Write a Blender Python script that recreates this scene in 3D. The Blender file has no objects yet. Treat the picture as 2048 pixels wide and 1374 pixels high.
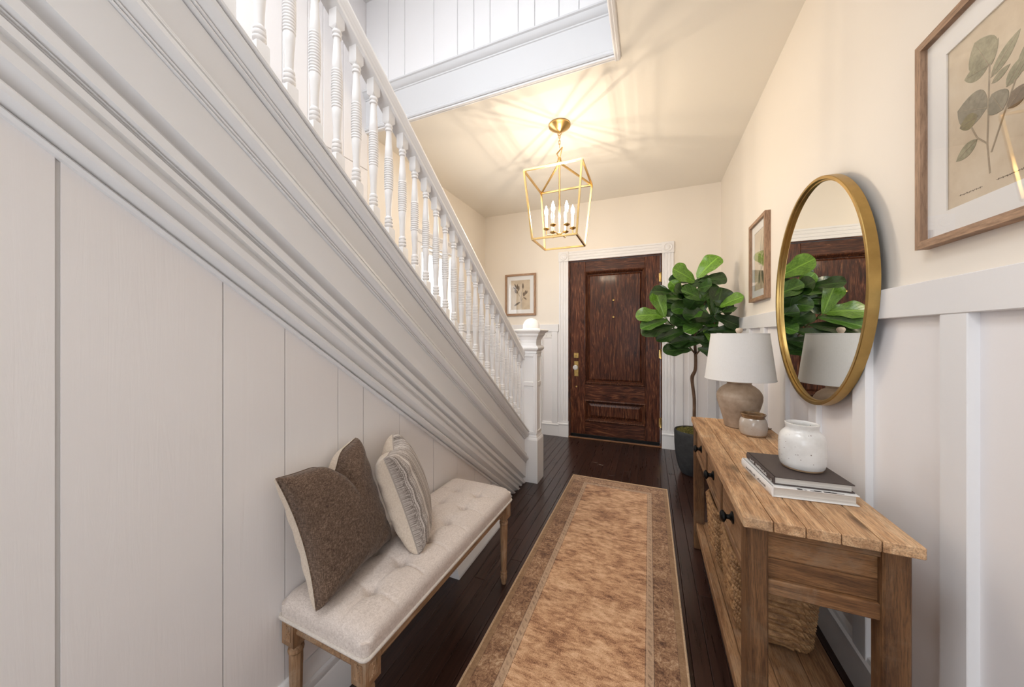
import bpy, bmesh, math, random
from mathutils import Vector, Matrix, noise
random.seed(7)
S = bpy.context.scene
COL = S.collection
PI = math.pi

# ---------------------------------------------------------------- camera, world, lamps, exposure
cam_d = bpy.data.cameras.new('camera')
cam = bpy.data.objects.new('camera', cam_d); COL.objects.link(cam)
cam.location = (0, 0, 1.22)
cam.rotation_euler = (math.radians(90), 0, 0.3924)
cam_d.sensor_width = 36.0
cam_d.lens = 663.4 / 2048 * 36
cam_d.shift_y = -15.4 / 2048
cam_d.clip_start = 0.02
S.camera = cam

world = bpy.data.worlds.new('daylight'); S.world = world
world.use_nodes = True
world.node_tree.nodes['Background'].inputs[0].default_value = (0.86, 0.93, 1.0, 1)
world.node_tree.nodes['Background'].inputs[1].default_value = 2.2

def area(name, loc, rot, sx, sy, power, color):
    l = bpy.data.lights.new(name, 'AREA'); l.shape = 'RECTANGLE'; l.size = sx; l.size_y = sy
    l.energy = power; l.color = color
    o = bpy.data.objects.new(name, l); COL.objects.link(o); o.location = loc; o.rotation_euler = rot
    return o
# daylight by the upstairs and stair windows; rear and overhead area lamps are added fill
area('rear_fill_light', (-0.15, -2.33, 1.45), (math.radians(90), 0, 0), 1.35, 1.75, 14, (0.93, 0.96, 1.0))  # added fill from behind the camera
area('upstairs_window_daylight', (-1.1, -2.33, 3.28), (math.radians(90), 0, 0), 1.5, 0.8, 6, (0.95, 0.97, 1.0))
area('overhead_fill_light', (-1.12, -0.20, 3.86), (0, 0, 0), 1.25, 1.4, 37, (0.93, 0.965, 1.0))  # overhead area lamp added to brighten the hall below
area('stair_window_daylight', (-2.22, 2.87, 1.5), (0, math.radians(-90), 0), 1.1, 0.5, 7, (0.93, 0.97, 1.0))
BULB_GLOW, BULB_WATTS = 30, 3.2
S.view_settings.view_transform = 'Standard'
S.view_settings.look = 'None'
S.view_settings.exposure = 0.38
S.view_settings.gamma = 1.0
S.view_settings.use_curve_mapping = False
try:
    S.cycles.use_denoising = True
    S.cycles.max_bounces = 10; S.cycles.diffuse_bounces = 5; S.cycles.glossy_bounces = 5; S.cycles.transparent_max_bounces = 12
    S.cycles.sample_clamp_indirect = 6.0
    S.cycles.caustics_reflective = False; S.cycles.caustics_refractive = False
except Exception: pass

# ---------------------------------------------------------------- mesh helpers
class MB:
    """collects verts and faces for ONE mesh object"""
    def __init__(s): s.v = []; s.f = []; s.m = []; s.uv = None
    def add(s, vs, fs, mi=0):
        o = len(s.v); s.v += [tuple(p) for p in vs]
        for f in fs: s.f.append(tuple(i + o for i in f)); s.m.append(mi)
        return o
    def box(s, x0, x1, y0, y1, z0, z1, b=0.0, mi=0):
        if b <= 0:
            vs = [(x, y, z) for x in (x0, x1) for y in (y0, y1) for z in (z0, z1)]
            s.add(vs, [(0,1,3,2),(4,6,7,5),(0,4,5,1),(2,3,7,6),(0,2,6,4),(1,5,7,3)], mi); return s
        c = ((x0+x1)/2, (y0+y1)/2, (z0+z1)/2); h = (abs(x1-x0)/2, abs(y1-y0)/2, abs(z1-z0)/2)
        b = min(b, min(h)*0.9); vs = []; idx = {}
        for sx in (-1, 1):
            for sy in (-1, 1):
                for sz in (-1, 1):
                    sg = (sx, sy, sz)
                    for a in range(3):
                        p = [c[k] + sg[k]*(h[k] - (0 if k == a else b)) for k in range(3)]
                        idx[(sg, a)] = len(vs); vs.append(p)
        fs = []
        for a in range(3):
            o1, o2 = [k for k in range(3) if k != a]
            for sa in (-1, 1):
                q = []
                for (s1, s2) in ((-1,-1),(1,-1),(1,1),(-1,1)):
                    sg = [0,0,0]; sg[a]=sa; sg[o1]=s1; sg[o2]=s2; q.append(idx[(tuple(sg), a)])
                fs.append(q)
            for s1 in (-1, 1):
                for s2 in (-1, 1):
                    A=[0,0,0]; A[a]=-1; A[o1]=s1; A[o2]=s2; B=list(A); B[a]=1
                    fs.append([idx[(tuple(A),o1)], idx[(tuple(B),o1)], idx[(tuple(B),o2)], idx[(tuple(A),o2)]])
        for sx in (-1,1):
            for sy in (-1,1):
                for sz in (-1,1):
                    fs.append([idx[((sx,sy,sz),k)] for k in range(3)])
        s.add(vs, fs, mi); return s
    def lathe(s, prof, n=32, c=(0,0,0), rot=0.0, sx=1.0, sy=1.0, mi=0, cap=True):
        vs=[]; fs=[]; k=len(prof)
        for (r, z) in prof:
            for j in range(n):
                a = rot + 2*PI*j/n
                vs.append((c[0]+sx*r*math.cos(a), c[1]+sy*r*math.sin(a), c[2]+z))
        for i in range(k-1):
            for j in range(n):
                j2=(j+1)%n; fs.append((i*n+j, i*n+j2, (i+1)*n+j2, (i+1)*n+j))
        if cap:
            if prof[0][0] > 1e-5: fs.append(tuple(range(n))[::-1])
            if prof[-1][0] > 1e-5: fs.append(tuple((k-1)*n+j for j in range(n)))
        s.add(vs, fs, mi); return s
    def square(s, prof, c=(0,0,0), mi=0):
        return s.lathe([(h*math.sqrt(2), z) for h, z in prof], 4, c, PI/4, mi=mi)
    def tube(s, pts, r, n=8, mi=0, closed=False, cap=True, rot=0.0, flat=1.0):
        pts=[Vector(p) for p in pts]; m=len(pts); vs=[]; fs=[]
        rr = r if isinstance(r,(list,tuple)) else [r]*m
        up=None
        for i,p in enumerate(pts):
            if closed: t=pts[(i+1)%m]-pts[(i-1)%m]
            else: t=pts[min(i+1,m-1)]-pts[max(i-1,0)]
            t.normalize()
            if up is None:
                up=Vector((0,0,1)) if abs(t.z)<0.9 else Vector((1,0,0))
            u=(up-t*up.dot(t)); u.normalize(); w=t.cross(u); up=u
            for j in range(n):
                a=rot+2*PI*j/n; vs.append(p+(u*math.cos(a)*flat+w*math.sin(a))*rr[i])
        rng = m if closed else m-1
        for i in range(rng):
            i2=(i+1)%m
            for j in range(n):
                j2=(j+1)%n; fs.append((i*n+j, i*n+j2, i2*n+j2, i2*n+j))
        if cap and not closed:
            fs.append(tuple(range(n))[::-1]); fs.append(tuple((m-1)*n+j for j in range(n)))
        s.add(vs, fs, mi); return s
    def bar(s, p, q, w, mi=0):   # square-section bar
        return s.tube([p, q], w*0.7071, 4, mi, rot=PI/4)
    def prism(s, poly, axis, a0, a1, mi=0):
        """poly: 2D points; axis 0/1/2 = extrusion axis; a0,a1 numbers or functions of the 2D point"""
        def mk(p, a):
            a = a(p) if callable(a) else a
            q=[p[0],p[1]]; q.insert(axis, a); return q
        n=len(poly); vs=[mk(p,a0) for p in poly]+[mk(p,a1) for p in poly]
        fs=[tuple(range(n))[::-1], tuple(range(n,2*n))]
        fs+=[(i,(i+1)%n,n+(i+1)%n,n+i) for i in range(n)]
        s.add(vs, fs, mi); return s
    def grid(s, fn, nu, nv, mi=0, wrap_u=False):
        vs=[fn(i/(nu-(0 if wrap_u else 1)), j/(nv-1)) for j in range(nv) for i in range(nu)]
        fs=[]
        for j in range(nv-1):
            for i in range(nu if wrap_u else nu-1):
                i2=(i+1)%nu
                fs.append((j*nu+i, j*nu+i2, (j+1)*nu+i2, (j+1)*nu+i))
        return s.add(vs, fs, mi)
    def xf(s, M):
        s.v=[tuple(M @ Vector(p)) for p in s.v]; return s
    def mesh(s, name, mats, smooth=None, fix=True):
        me=bpy.data.meshes.new(name)
        me.from_pydata(s.v, [], s.f)
        for m in (mats if isinstance(mats,(list,tuple)) else [mats]): me.materials.append(m)
        if any(s.m): me.polygons.foreach_set('material_index', s.m)
        if fix:
            bm=bmesh.new(); bm.from_mesh(me); bmesh.ops.recalc_face_normals(bm, faces=bm.faces); bm.to_mesh(me); bm.free()
        if smooth is not None:
            me.polygons.foreach_set('use_smooth',[True]*len(me.polygons))
            me.set_sharp_from_angle(angle=math.radians(smooth))
        me.update(); return me
    def obj(s, name, mats, parent=None, smooth=None, label=None, kind=None, fix=True):
        o=bpy.data.objects.new(name, s.mesh(name, mats, smooth, fix)); COL.objects.link(o)
        if parent is not None: o.parent=parent
        if label: o['label']=label
        if kind: o['kind']=kind
        return o

def tag(o, label, cat, group=None, kind=None):
    o['label']=label; o['category']=cat
    if group: o['group']=group
    if kind: o['kind']=kind
    return o
def thing(name, label, cat, loc=(0,0,0), rz=0.0, group=None, kind=None):
    o=bpy.data.objects.new(name, None); COL.objects.link(o); o.empty_display_size=0.1
    o.location=loc; o.rotation_euler=(0,0,rz)
    return tag(o,label,cat,group,kind)
def struct(name, label, cat, loc=(0,0,0)): return thing(name,label,cat,loc,0,None,'structure')
def inst(src, name, parent, loc=(0,0,0), rot=(0,0,0), scale=None):
    o=src.copy(); o.name=name; COL.objects.link(o); o.parent=parent; o.location=loc; o.rotation_euler=rot
    if scale: o.scale=scale
    return o

# ---------------------------------------------------------------- materials
class NT:
    def __init__(s, name):
        s.m=bpy.data.materials.new(name); s.m.use_nodes=True; s.t=s.m.node_tree
        s.bsdf=s.t.nodes['Principled BSDF']; s.out=s.t.nodes['Material Output']
    def put(s, sock, val):
        if isinstance(val, bpy.types.NodeSocket): s.t.links.new(val, sock)
        elif val is not None:
            if isinstance(val,(tuple,list)) and len(val)==3 and sock.type=='RGBA': val=(*val,1)
            sock.default_value=val
    def n(s, typ, out=0, props=None, **ins):
        nd=s.t.nodes.new(typ)
        for k,v in (props or {}).items(): setattr(nd,k,v)
        for k,v in ins.items():
            key=int(k[1:]) if k[0]=='i' and k[1:].isdigit() else k.replace('_',' ')
            s.put(nd.inputs[key], v)
        return nd.outputs[out]
    def math(s, op, a, b=0.0, c=0.0): return s.n('ShaderNodeMath', props={'operation':op}, i0=a, i1=b, i2=c)
    def mix(s, f, a, b, mode='MIX'):
        nd=s.t.nodes.new('ShaderNodeMix'); nd.data_type='RGBA'; nd.blend_type=mode
        s.put(nd.inputs[0], f); s.put(nd.inputs[6], a); s.put(nd.inputs[7], b); return nd.outputs[2]
    def ramp(s, f, stops, interp='LINEAR'):
        nd=s.t.nodes.new('ShaderNodeValToRGB'); cr=nd.color_ramp; cr.interpolation=interp
        while len(cr.elements)<len(stops): cr.elements.new(0.5)
        for e,(p,c) in zip(cr.elements, stops):
            e.position=p; e.color=(*c,1) if isinstance(c,(tuple,list)) else (c,c,c,1)
        s.put(nd.inputs[0], f); return nd.outputs[0]
    def obj(s, scale=(1,1,1), rand=False):
        co=s.n('ShaderNodeTexCoord',3)
        if rand:
            r=s.n('ShaderNodeObjectInfo',5)
            off=s.math('MULTIPLY', r, 31.7)
            co=s.n('ShaderNodeVectorMath', props={'operation':'ADD'}, i0=co, i1=off)
        return s.n('ShaderNodeMapping', Vector=co, Scale=scale)
    def noise(s, vec, scale=5, detail=4, rough=0.55, dist=0.0, out=0):
        return s.n('ShaderNodeTexNoise', out, Vector=vec, Scale=scale, Detail=detail, Roughness=rough, Distortion=dist)
    def bump(s, h, strength=0.3, dist=0.002, normal=None):
        return s.n('ShaderNodeBump', Strength=strength, Distance=dist, Height=h, Normal=normal)
    def fin(s, color=None, rough=None, metal=None, normal=None, **kw):
        s.put(s.bsdf.inputs['Base Color'], color); s.put(s.bsdf.inputs['Roughness'], rough)
        s.put(s.bsdf.inputs['Metallic'], metal); s.put(s.bsdf.inputs['Normal'], normal)
        for k,v in kw.items(): s.put(s.bsdf.inputs[k.replace('_',' ')], v)
        return s.m

def paint(name, col, rough=0.45, grain=None, gs=1.0, var=0.03):
    t=NT(name)
    co=t.obj((1,1,1))
    n1=t.noise(co, 2.2, 4)
    lo=tuple(c*(1-var) for c in col); hi=tuple(min(1,c*(1+var*0.6)) for c in col)
    c=t.mix(n1, lo, hi)
    if grain:
        g=t.noise(t.obj(grain,True), 1.0, 6, 0.62, 0.8)
        nrm=t.bump(g, 0.28*gs, 0.004)
    else:
        nrm=t.bump(t.noise(co, 160, 3), 0.08, 0.001)
    return t.fin(c, rough, None, nrm)

def wood(name, stops, grain, rough=0.5, bump=0.25, fine=160, knots=None, wear=None, var=0.25, coat=0.0, dist=1.2, spec=0.4):
    """grain: scale vector, small number along the grain"""
    t=NT(name)
    co=t.obj(grain, True)
    a=t.noise(co, 1.0, 9, 0.68, dist)
    base=t.ramp(a, stops)
    fg=tuple(g*(fine/40.0) for g in grain)
    b=t.noise(t.obj(fg, True), 1.0, 5, 0.6, 0.3)
    base=t.mix(t.ramp(b, [(0.36,0.0),(0.56,1.0)]), t.mix(0.48, base, tuple(c*0.3 for c in stops[0][1])), base)
    if knots:
        v=t.n('ShaderNodeTexVoronoi',0,Vector=t.obj(tuple(k for k in knots), True), Scale=1.0, Randomness=1.0)
        k=t.ramp(v, [(0.0,1.0),(0.07,0.85),(0.16,0.0)])
        base=t.mix(t.math('MULTIPLY',k,0.75), base, tuple(c*0.28 for c in stops[0][1]))
    if wear:
        w=t.noise(t.obj((6,6,6),True), 1.0, 6, 0.7, 0.5)
        base=t.mix(t.ramp(w,[(0.52,0.0),(0.72,0.55)]), base, wear)
    r=t.n('ShaderNodeObjectInfo',5)
    f=t.math('MULTIPLY_ADD', r, var, 1-var/2)
    hsv=t.n('ShaderNodeHueSaturation', Color=base, Value=f)
    nrm=t.bump(t.math('ADD', a, t.math('MULTIPLY', b, 0.6)), bump, 0.003)
    rg=t.math('MULTIPLY_ADD', b, 0.2, rough-0.1)
    return t.fin(hsv, rg, None, nrm, Coat_Weight=coat, Coat_Roughness=0.12, Specular_IOR_Level=spec)

def metal(name, col, rough=0.3, dark=0.6, sc=9):
    t=NT(name)
    n=t.noise(t.obj((1,1,1)), sc, 5, 0.6)
    c=t.mix(t.ramp(n,[(0.3,0.0),(0.7,1.0)]), tuple(x*dark for x in col), col)
    return t.fin(c, t.math('MULTIPLY_ADD', n, 0.15, rough-0.07), 1.0, t.bump(n,0.05,0.001))

def fabric(name, cols, scale=900, rough=0.9, bump=0.35, blot=8, uv=False, sheen=0.2):
    t=NT(name)
    co=t.obj((1,1,1))
    k=0.22
    a=t.noise(t.n('ShaderNodeMapping',Vector=co,Scale=(scale,scale*k,scale*k)),1.0,3,0.7)
    b=t.noise(t.n('ShaderNodeMapping',Vector=co,Scale=(scale*k,scale,scale*k)),1.0,3,0.7)
    d=t.noise(t.n('ShaderNodeMapping',Vector=co,Scale=(scale*k,scale*k,scale)),1.0,3,0.7)
    w=t.math('MULTIPLY',t.math('ADD',t.math('ADD',a,b),d),0.3333)
    c=t.ramp(w,[(0.40,cols[0]),(0.5,cols[1]),(0.59,cols[2])])
    n=t.noise(co,blot,4)
    c=t.mix(t.ramp(n,[(0.3,0.35),(0.7,0.0)]), c, cols[0])
    return t.fin(c, rough, None, t.bump(w,bump,0.002), Sheen_Weight=sheen, Specular_IOR_Level=0.2)

WHITE=(0.80,0.785,0.77); 
M={}
M['trim']=paint('white_trim_paint',(0.84,0.83,0.835),0.38)
M['upper']=paint('white_trim_paint_dimmed',(0.66,0.66,0.67),0.45)  # trim white darkened to offset the strong light from above
M['white']=paint('bright_white_stair_enamel',(0.90,0.89,0.89),0.36)
M['plank']=paint('white_plank_paint',(0.85,0.82,0.812),0.45,(38,38,2.2),0.6)
M['stair']=paint('white_stair_paint',(0.80,0.795,0.80),0.40,(30,3,30),0.35)
M['panel']=paint('white_panel_paint',(0.88,0.855,0.86),0.45)
M['cream']=paint('cream_wall_paint',(0.85,0.785,0.70),0.55,None,1,0.015)
M['ceil']=paint('ceiling_paint',(0.86,0.81,0.73),0.6,None,1,0.012)
M['dark']=paint('dark_gap',(0.05,0.045,0.04),0.9)
M['groove']=paint('plank_groove_paint',(0.66,0.64,0.62),0.8)
M['floor']=wood('dark_floor_boards',[(0.25,(0.026,0.0105,0.0075)),(0.55,(0.040,0.017,0.012)),(0.8,(0.056,0.025,0.017))],(40,1.6,40),0.30,0.05,90,var=0.30,coat=0.25)
DOOR=[(0.34,(0.018,0.005,0.003)),(0.46,(0.062,0.018,0.009)),(0.55,(0.115,0.036,0.016)),(0.66,(0.25,0.105,0.048))]
M['door_v']=wood('oak_door_upright_grain',DOOR,(30,30,2.4),0.42,0.5,110,var=0.2,coat=0.06,dist=3.4,spec=0.2)
M['door_h']=wood('oak_door_level_grain',DOOR,(2.4,30,30),0.42,0.5,110,var=0.2,coat=0.06,dist=3.4,spec=0.2)
M['sill']=wood('threshold_oak',[(0.3,(0.13,0.055,0.022)),(0.7,(0.30,0.14,0.06))],(4,50,50),0.5,0.2)
RU=[(0.28,(0.170,0.082,0.036)),(0.42,(0.43,0.235,0.115)),(0.55,(0.62,0.375,0.200)),(0.73,(0.76,0.53,0.325))]  # brighter pine tone, the light on the table top put into the colour
M['rust_y']=wood('reclaimed_pine_long_lit',RU,(26,2.0,26),0.62,0.35,560,(9,2.6,9),(0.52,0.39,0.26),0.30)
RD=[(0.30,(0.065,0.025,0.008)),(0.43,(0.155,0.068,0.024)),(0.55,(0.235,0.110,0.042)),(0.72,(0.33,0.175,0.078))]  # darker pine tone with the shade of ends and legs painted in
M['rust_z']=wood('reclaimed_pine_upright_shaded',[(p,tuple(x*0.72 for x in c)) for p,c in RD],(28,28,2.2),0.65,0.4,560,(8,8,3),(0.19,0.125,0.075),0.3)
M['rust_f']=wood('reclaimed_pine_front_shaded',[(p,(c[0]*0.52,c[1]*0.47,c[2]*0.42)) for p,c in RU],(26,2.0,26),0.62,0.35,560,(9,2.6,9),(0.30,0.21,0.14),0.30)  # shaded copy of the top pine for drawer fronts and shelf
M['rust_x']=wood('reclaimed_pine_cross_shaded',RD,(2.2,28,28),0.65,0.4,560,(3,9,9),(0.24,0.17,0.11),0.35)
OK_=[(0.3,(0.20,0.105,0.05)),(0.5,(0.33,0.19,0.10)),(0.7,(0.45,0.29,0.17))]
M['oak_y']=wood('limed_oak_rail',OK_,(60,4,60),0.55,0.4,120,None,(0.50,0.40,0.30),0.12)
M['oak_z']=wood('limed_oak_leg',OK_,(60,60,4),0.55,0.4,120,None,(0.50,0.40,0.30),0.12)
FR=[(0.3,(0.30,0.175,0.105)),(0.55,(0.43,0.265,0.165)),(0.75,(0.53,0.35,0.235))]
M['frame']=wood('picture_frame_wood',FR,(60,60,7),0.5,0.2,140,None,None,0.1)
M['frame_h']=wood('picture_frame_wood_level',FR,(7,7,60),0.5,0.2,140,None,None,0.1)
M['brass']=metal('lantern_brass',(0.70,0.47,0.19),0.30,0.8)
M['gold']=metal('mirror_frame_gold',(0.50,0.33,0.115),0.36,0.75,14)
M['hinge']=metal('door_brass',(0.80,0.55,0.20),0.3,0.6,40)
M['iron']=metal('black_iron',(0.03,0.03,0.03),0.5,0.7)
t=NT('mirror_glass'); M['mirror']=t.fin((0.90,0.92,0.90),0.0,1.0)
def glass_pane(name, tint=(1,1,1)):
    t=NT(name); t.t.nodes.remove(t.bsdf)
    tr=t.n('ShaderNodeBsdfTransparent',Color=tint); gl=t.n('ShaderNodeBsdfGlossy',Color=(1,1,1),Roughness=0.0)
    bf=t.n('ShaderNodeNewGeometry',6)
    fr=t.n('ShaderNodeFresnel',IOR=t.math('MULTIPLY_ADD',bf,1/1.5-1.5,1.5))
    mx=t.n('ShaderNodeMixShader',i0=fr,i1=tr,i2=gl); t.t.links.new(mx,t.out.inputs[0]); return t.m
M['glass']=glass_pane('clear_glass')
t=NT('crystal_knob'); M['crystal']=t.fin((0.93,0.93,0.95),0.08,None,None,Transmission_Weight=0.45,IOR=1.5)
t=NT('bulb_glow'); t.t.nodes.remove(t.bsdf)
t.t.links.new(t.n('ShaderNodeAddShader',i0=t.n('ShaderNodeBsdfTransparent',Color=(1,1,1)),i1=t.n('ShaderNodeEmission',Color=(1.0,0.86,0.66),Strength=BULB_GLOW)),t.out.inputs[0]); M['bulb']=t.m
t=NT('candle_sleeve'); M['candle']=t.fin((0.92,0.87,0.76),0.5,None,None,Subsurface_Weight=0.0)
M['linen']=fabric('bench_linen',[(0.49,0.415,0.37),(0.635,0.55,0.495),(0.73,0.65,0.595)],620,0.9,0.35)
M['piping']=fabric('bench_piping',[(0.50,0.44,0.39),(0.59,0.53,0.475),(0.66,0.60,0.545)],700,0.9,0.2)
M['tweed']=fabric('brown_tweed',[(0.050,0.028,0.018),(0.125,0.077,0.050),(0.235,0.160,0.112)],520,0.95,0.8,5)
M['beige']=fabric('beige_cotton',[(0.52,0.42,0.33),(0.62,0.52,0.42),(0.70,0.60,0.50)],600,0.9,0.25,5)
M['shade']=fabric('lamp_shade_linen',[(0.90,0.885,0.865),(0.94,0.93,0.91),(0.96,0.95,0.94)],500,0.85,0.08)
_t=M['shade'].node_tree; _b=_t.nodes['Principled BSDF']; _o=_t.nodes['Material Output']
_tr=_t.nodes.new('ShaderNodeBsdfTranslucent'); _tr.inputs[0].default_value=(0.93,0.915,0.89,1)
_mx=_t.nodes.new('ShaderNodeMixShader'); _mx.inputs[0].default_value=0.30
_t.links.new(_b.outputs[0],_mx.inputs[1]); _t.links.new(_tr.outputs[0],_mx.inputs[2]); _t.links.new(_mx.outputs[0],_o.inputs[0])
M['lampin']=paint('shade_lining',(0.85,0.83,0.8),0.7)
def stripe():
    t=NT('striped_weave')
    uv=t.n('ShaderNodeTexCoord',2)
    sx=t.n('ShaderNodeSeparateXYZ',0,Vector=uv)
    w=t.noise(t.n('ShaderNodeMapping',Vector=uv,Scale=(64,0.0,0.0)),1.0,4,0.75)
    big=t.noise(t.n('ShaderNodeMapping',Vector=uv,Scale=(12,0.0,0.0)),1.0,2,0.5)
    st=t.n('ShaderNodeTexNoise',0,Vector=t.n('ShaderNodeMapping',Vector=uv,Scale=(110,95,1)),Scale=1.0,Detail=2.0)
    f=t.math('ADD',t.math('MULTIPLY',w,0.65),t.math('ADD',t.math('MULTIPLY',big,0.35),t.math('MULTIPLY',t.math('SUBTRACT',st,0.5),0.20)))
    c=t.ramp(f,[(0.40,(0.085,0.070,0.060)),(0.465,(0.19,0.155,0.135)),(0.51,(0.44,0.38,0.335)),(0.58,(0.64,0.575,0.52))])
    return t.fin(c,0.95,None,t.bump(t.math('ADD',w,st),0.3,0.002),Sheen_Weight=0.2,Specular_IOR_Level=0.15)
M['stripe']=stripe()
def ceramic(name, cols, speck=None, rough=0.3, sc=9, speck_sc=75, coat=0.3):
    t=NT(name); co=t.obj((1,1,1)); n=t.noise(co,sc,5,0.6)
    c=t.ramp(n,[(0.3,cols[0]),(0.5,cols[1]),(0.7,cols[2])])
    if speck:
        v=t.n('ShaderNodeTexVoronoi',0,Vector=co,Scale=speck_sc,Randomness=1.0)
        cell=t.noise(co,28,2)
        k=t.math('MULTIPLY',t.ramp(v,[(0.09,1.0),(0.15,0.0)]),t.ramp(cell,[(0.46,0.0),(0.55,1.0)]))
        c=t.mix(k,c,speck)
    return t.fin(c,rough,None,t.bump(t.noise(co,60,4),0.12,0.002),Coat_Weight=coat,Coat_Roughness=0.1)
M['white_pot']=ceramic('speckled_white_stoneware',[(0.60,0.575,0.54),(0.74,0.72,0.69),(0.80,0.785,0.76)],(0.16,0.11,0.08),0.35)
M['raw_clay']=ceramic('bare_clay_foot',[(0.25,0.15,0.08),(0.33,0.21,0.12),(0.40,0.27,0.16)],None,0.8,coat=0)
M['glaze']=ceramic('oatmeal_glaze',[(0.34,0.27,0.21),(0.46,0.40,0.34),(0.56,0.51,0.46)],(0.25,0.17,0.11),0.2,7,95,0.5)
M['glaze_rim']=ceramic('brown_glaze_rim',[(0.10,0.055,0.026),(0.19,0.11,0.055),(0.30,0.19,0.10)],None,0.22,30)
M['earth']=ceramic('weathered_earthenware',[(0.25,0.175,0.120),(0.38,0.28,0.20),(0.48,0.375,0.285)],None,0.8,11,60,0)
M['finial']=ceramic('pale_wood_finial',[(0.55,0.42,0.30),(0.62,0.49,0.37),(0.68,0.56,0.44)],None,0.6,coat=0)
M['black_pot']=ceramic('matt_charcoal_pot',[(0.018,0.018,0.020),(0.028,0.029,0.031),(0.042,0.043,0.046)],None,0.75,20,coat=0)
t=NT('dry_moss'); n=t.noise(t.obj((1,1,1)),90,4); M['moss']=t.fin(t.ramp(n,[(0.3,(0.035,0.035,0.006)),(0.55,(0.12,0.105,0.02)),(0.75,(0.25,0.21,0.05))]),0.95)
t=NT('trunk_bark'); n=t.noise(t.obj((40,40,10)),1.0,6); M['bark']=t.fin(t.ramp(n,[(0.3,(0.06,0.032,0.018)),(0.6,(0.15,0.085,0.05)),(0.8,(0.23,0.15,0.10))]),0.85,None,t.bump(n,0.6,0.004))
def leafmat(name, dark, mid, lite):
    t=NT(name); uv=t.n('ShaderNodeTexCoord',2)
    sep=t.t.nodes.new('ShaderNodeSeparateXYZ'); t.put(sep.inputs[0],uv)
    u=t.math('ABSOLUTE',t.math('SUBTRACT',sep.outputs[0],0.5))
    mid_r=t.ramp(u,[(0.0,1.0),(0.022,0.9),(0.04,0.0)])
    side=t.math('SUBTRACT',t.math('MULTIPLY',sep.outputs[1],9.0),t.math('MULTIPLY',u,6.0))
    fr=t.math('FRACT',side)
    ve=t.ramp(t.math('ABSOLUTE',t.math('SUBTRACT',fr,0.5)),[(0.0,0.8),(0.05,0.5),(0.09,0.0)])
    n=t.noise(t.obj((1,1,1)),14,3)
    c=t.ramp(n,[(0.3,dark),(0.55,mid),(0.8,lite)])
    v=t.math('MAXIMUM',mid_r,t.math('MULTIPLY',ve,0.5))
    c=t.mix(t.math('MULTIPLY',v,0.7),c,tuple(min(1,x*1.55) for x in lite))
    r=t.n('ShaderNodeObjectInfo',5)
    c=t.n('ShaderNodeHueSaturation',Color=c,Value=t.math('MULTIPLY_ADD',r,0.5,0.75))
    return t.fin(c,0.32,None,t.bump(v,0.5,0.003),Subsurface_Weight=0.0,Coat_Weight=0.15,Coat_Roughness=0.25)
M['leaf_d']=leafmat('deep_green_leaf',(0.010,0.030,0.006),(0.022,0.060,0.010),(0.040,0.095,0.016))
M['leaf_m']=leafmat('mid_green_leaf',(0.025,0.075,0.010),(0.050,0.125,0.016),(0.085,0.18,0.028))
M['leaf_b']=leafmat('bright_green_leaf',(0.060,0.15,0.012),(0.105,0.23,0.020),(0.16,0.31,0.035))
def seagrass():
    t=NT('woven_seagrass')
    a=t.noise(t.obj((30,30,75)),1.0,4,0.6)
    b=t.noise(t.obj((260,260,420)),1.0,3)
    c=t.ramp(a,[(0.28,(0.13,0.060,0.022)),(0.47,(0.29,0.150,0.060)),(0.62,(0.42,0.24,0.105)),(0.78,(0.56,0.355,0.17))])
    c=t.mix(t.ramp(b,[(0.35,0.35),(0.6,0.0)]),c,(0.06,0.025,0.01))
    return t.fin(c,0.65,None,t.bump(b,0.5,0.002))
M['grass']=seagrass()
M['mat_board']=paint('picture_mat_board',(0.86,0.85,0.84),0.8,None,1,0.01)
t=NT('aged_print_paper'); n=t.noise(t.obj((1,1,1)),9,6,0.65); M['print']=t.fin(t.ramp(n,[(0.25,(0.50,0.385,0.26)),(0.5,(0.62,0.505,0.365)),(0.75,(0.70,0.595,0.455))]),0.85)
def inkleaf(name, a, b):
    t=NT(name); n=t.noise(t.obj((1,1,1)),45,5,0.65); w=t.noise(t.obj((20,160,160)),1.0,3)
    c=t.ramp(t.math('MULTIPLY_ADD',w,0.4,t.math('MULTIPLY',n,0.6)),[(0.35,a),(0.62,b)]); return t.fin(c,0.85)
M['ink_green']=inkleaf('printed_sage_green',(0.125,0.125,0.065),(0.30,0.275,0.165))
M['ink_grey']=inkleaf('printed_grey_green',(0.13,0.12,0.085),(0.27,0.235,0.17))
M['ink_brown']=inkleaf('printed_brown',(0.085,0.055,0.035),(0.20,0.14,0.09))
M['ink_olive']=inkleaf('printed_olive',(0.10,0.085,0.025),(0.24,0.20,0.08))
M['ink_stem']=inkleaf('printed_stem',(0.28,0.21,0.14),(0.40,0.31,0.21))
M['ink_black']=inkleaf('printed_dark_green',(0.028,0.030,0.024),(0.075,0.070,0.045))
M['book_dark']=paint('dark_book_cloth',(0.062,0.045,0.040),0.55,None,1,0.1)
M['book_white']=paint('white_book_cover',(0.80,0.785,0.765),0.4)
M['pages']=NT('page_edges'); t=M['pages']; n=t.noise(t.obj((2,2,900)),1.0,2); M['pages']=t.fin(t.ramp(n,[(0.3,(0.48,0.45,0.41)),(0.6,(0.68,0.65,0.60))]),0.9)
M['ink_light']=paint('light_spine_lettering',(0.75,0.72,0.68),0.6)
M['ink_dark']=paint('dark_cover_lettering',(0.12,0.11,0.105),0.6)
M['plate']=paint('white_switch_plate',(0.82,0.80,0.78),0.35)
M['cord']=paint('brown_cord',(0.12,0.07,0.04),0.6)
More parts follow.
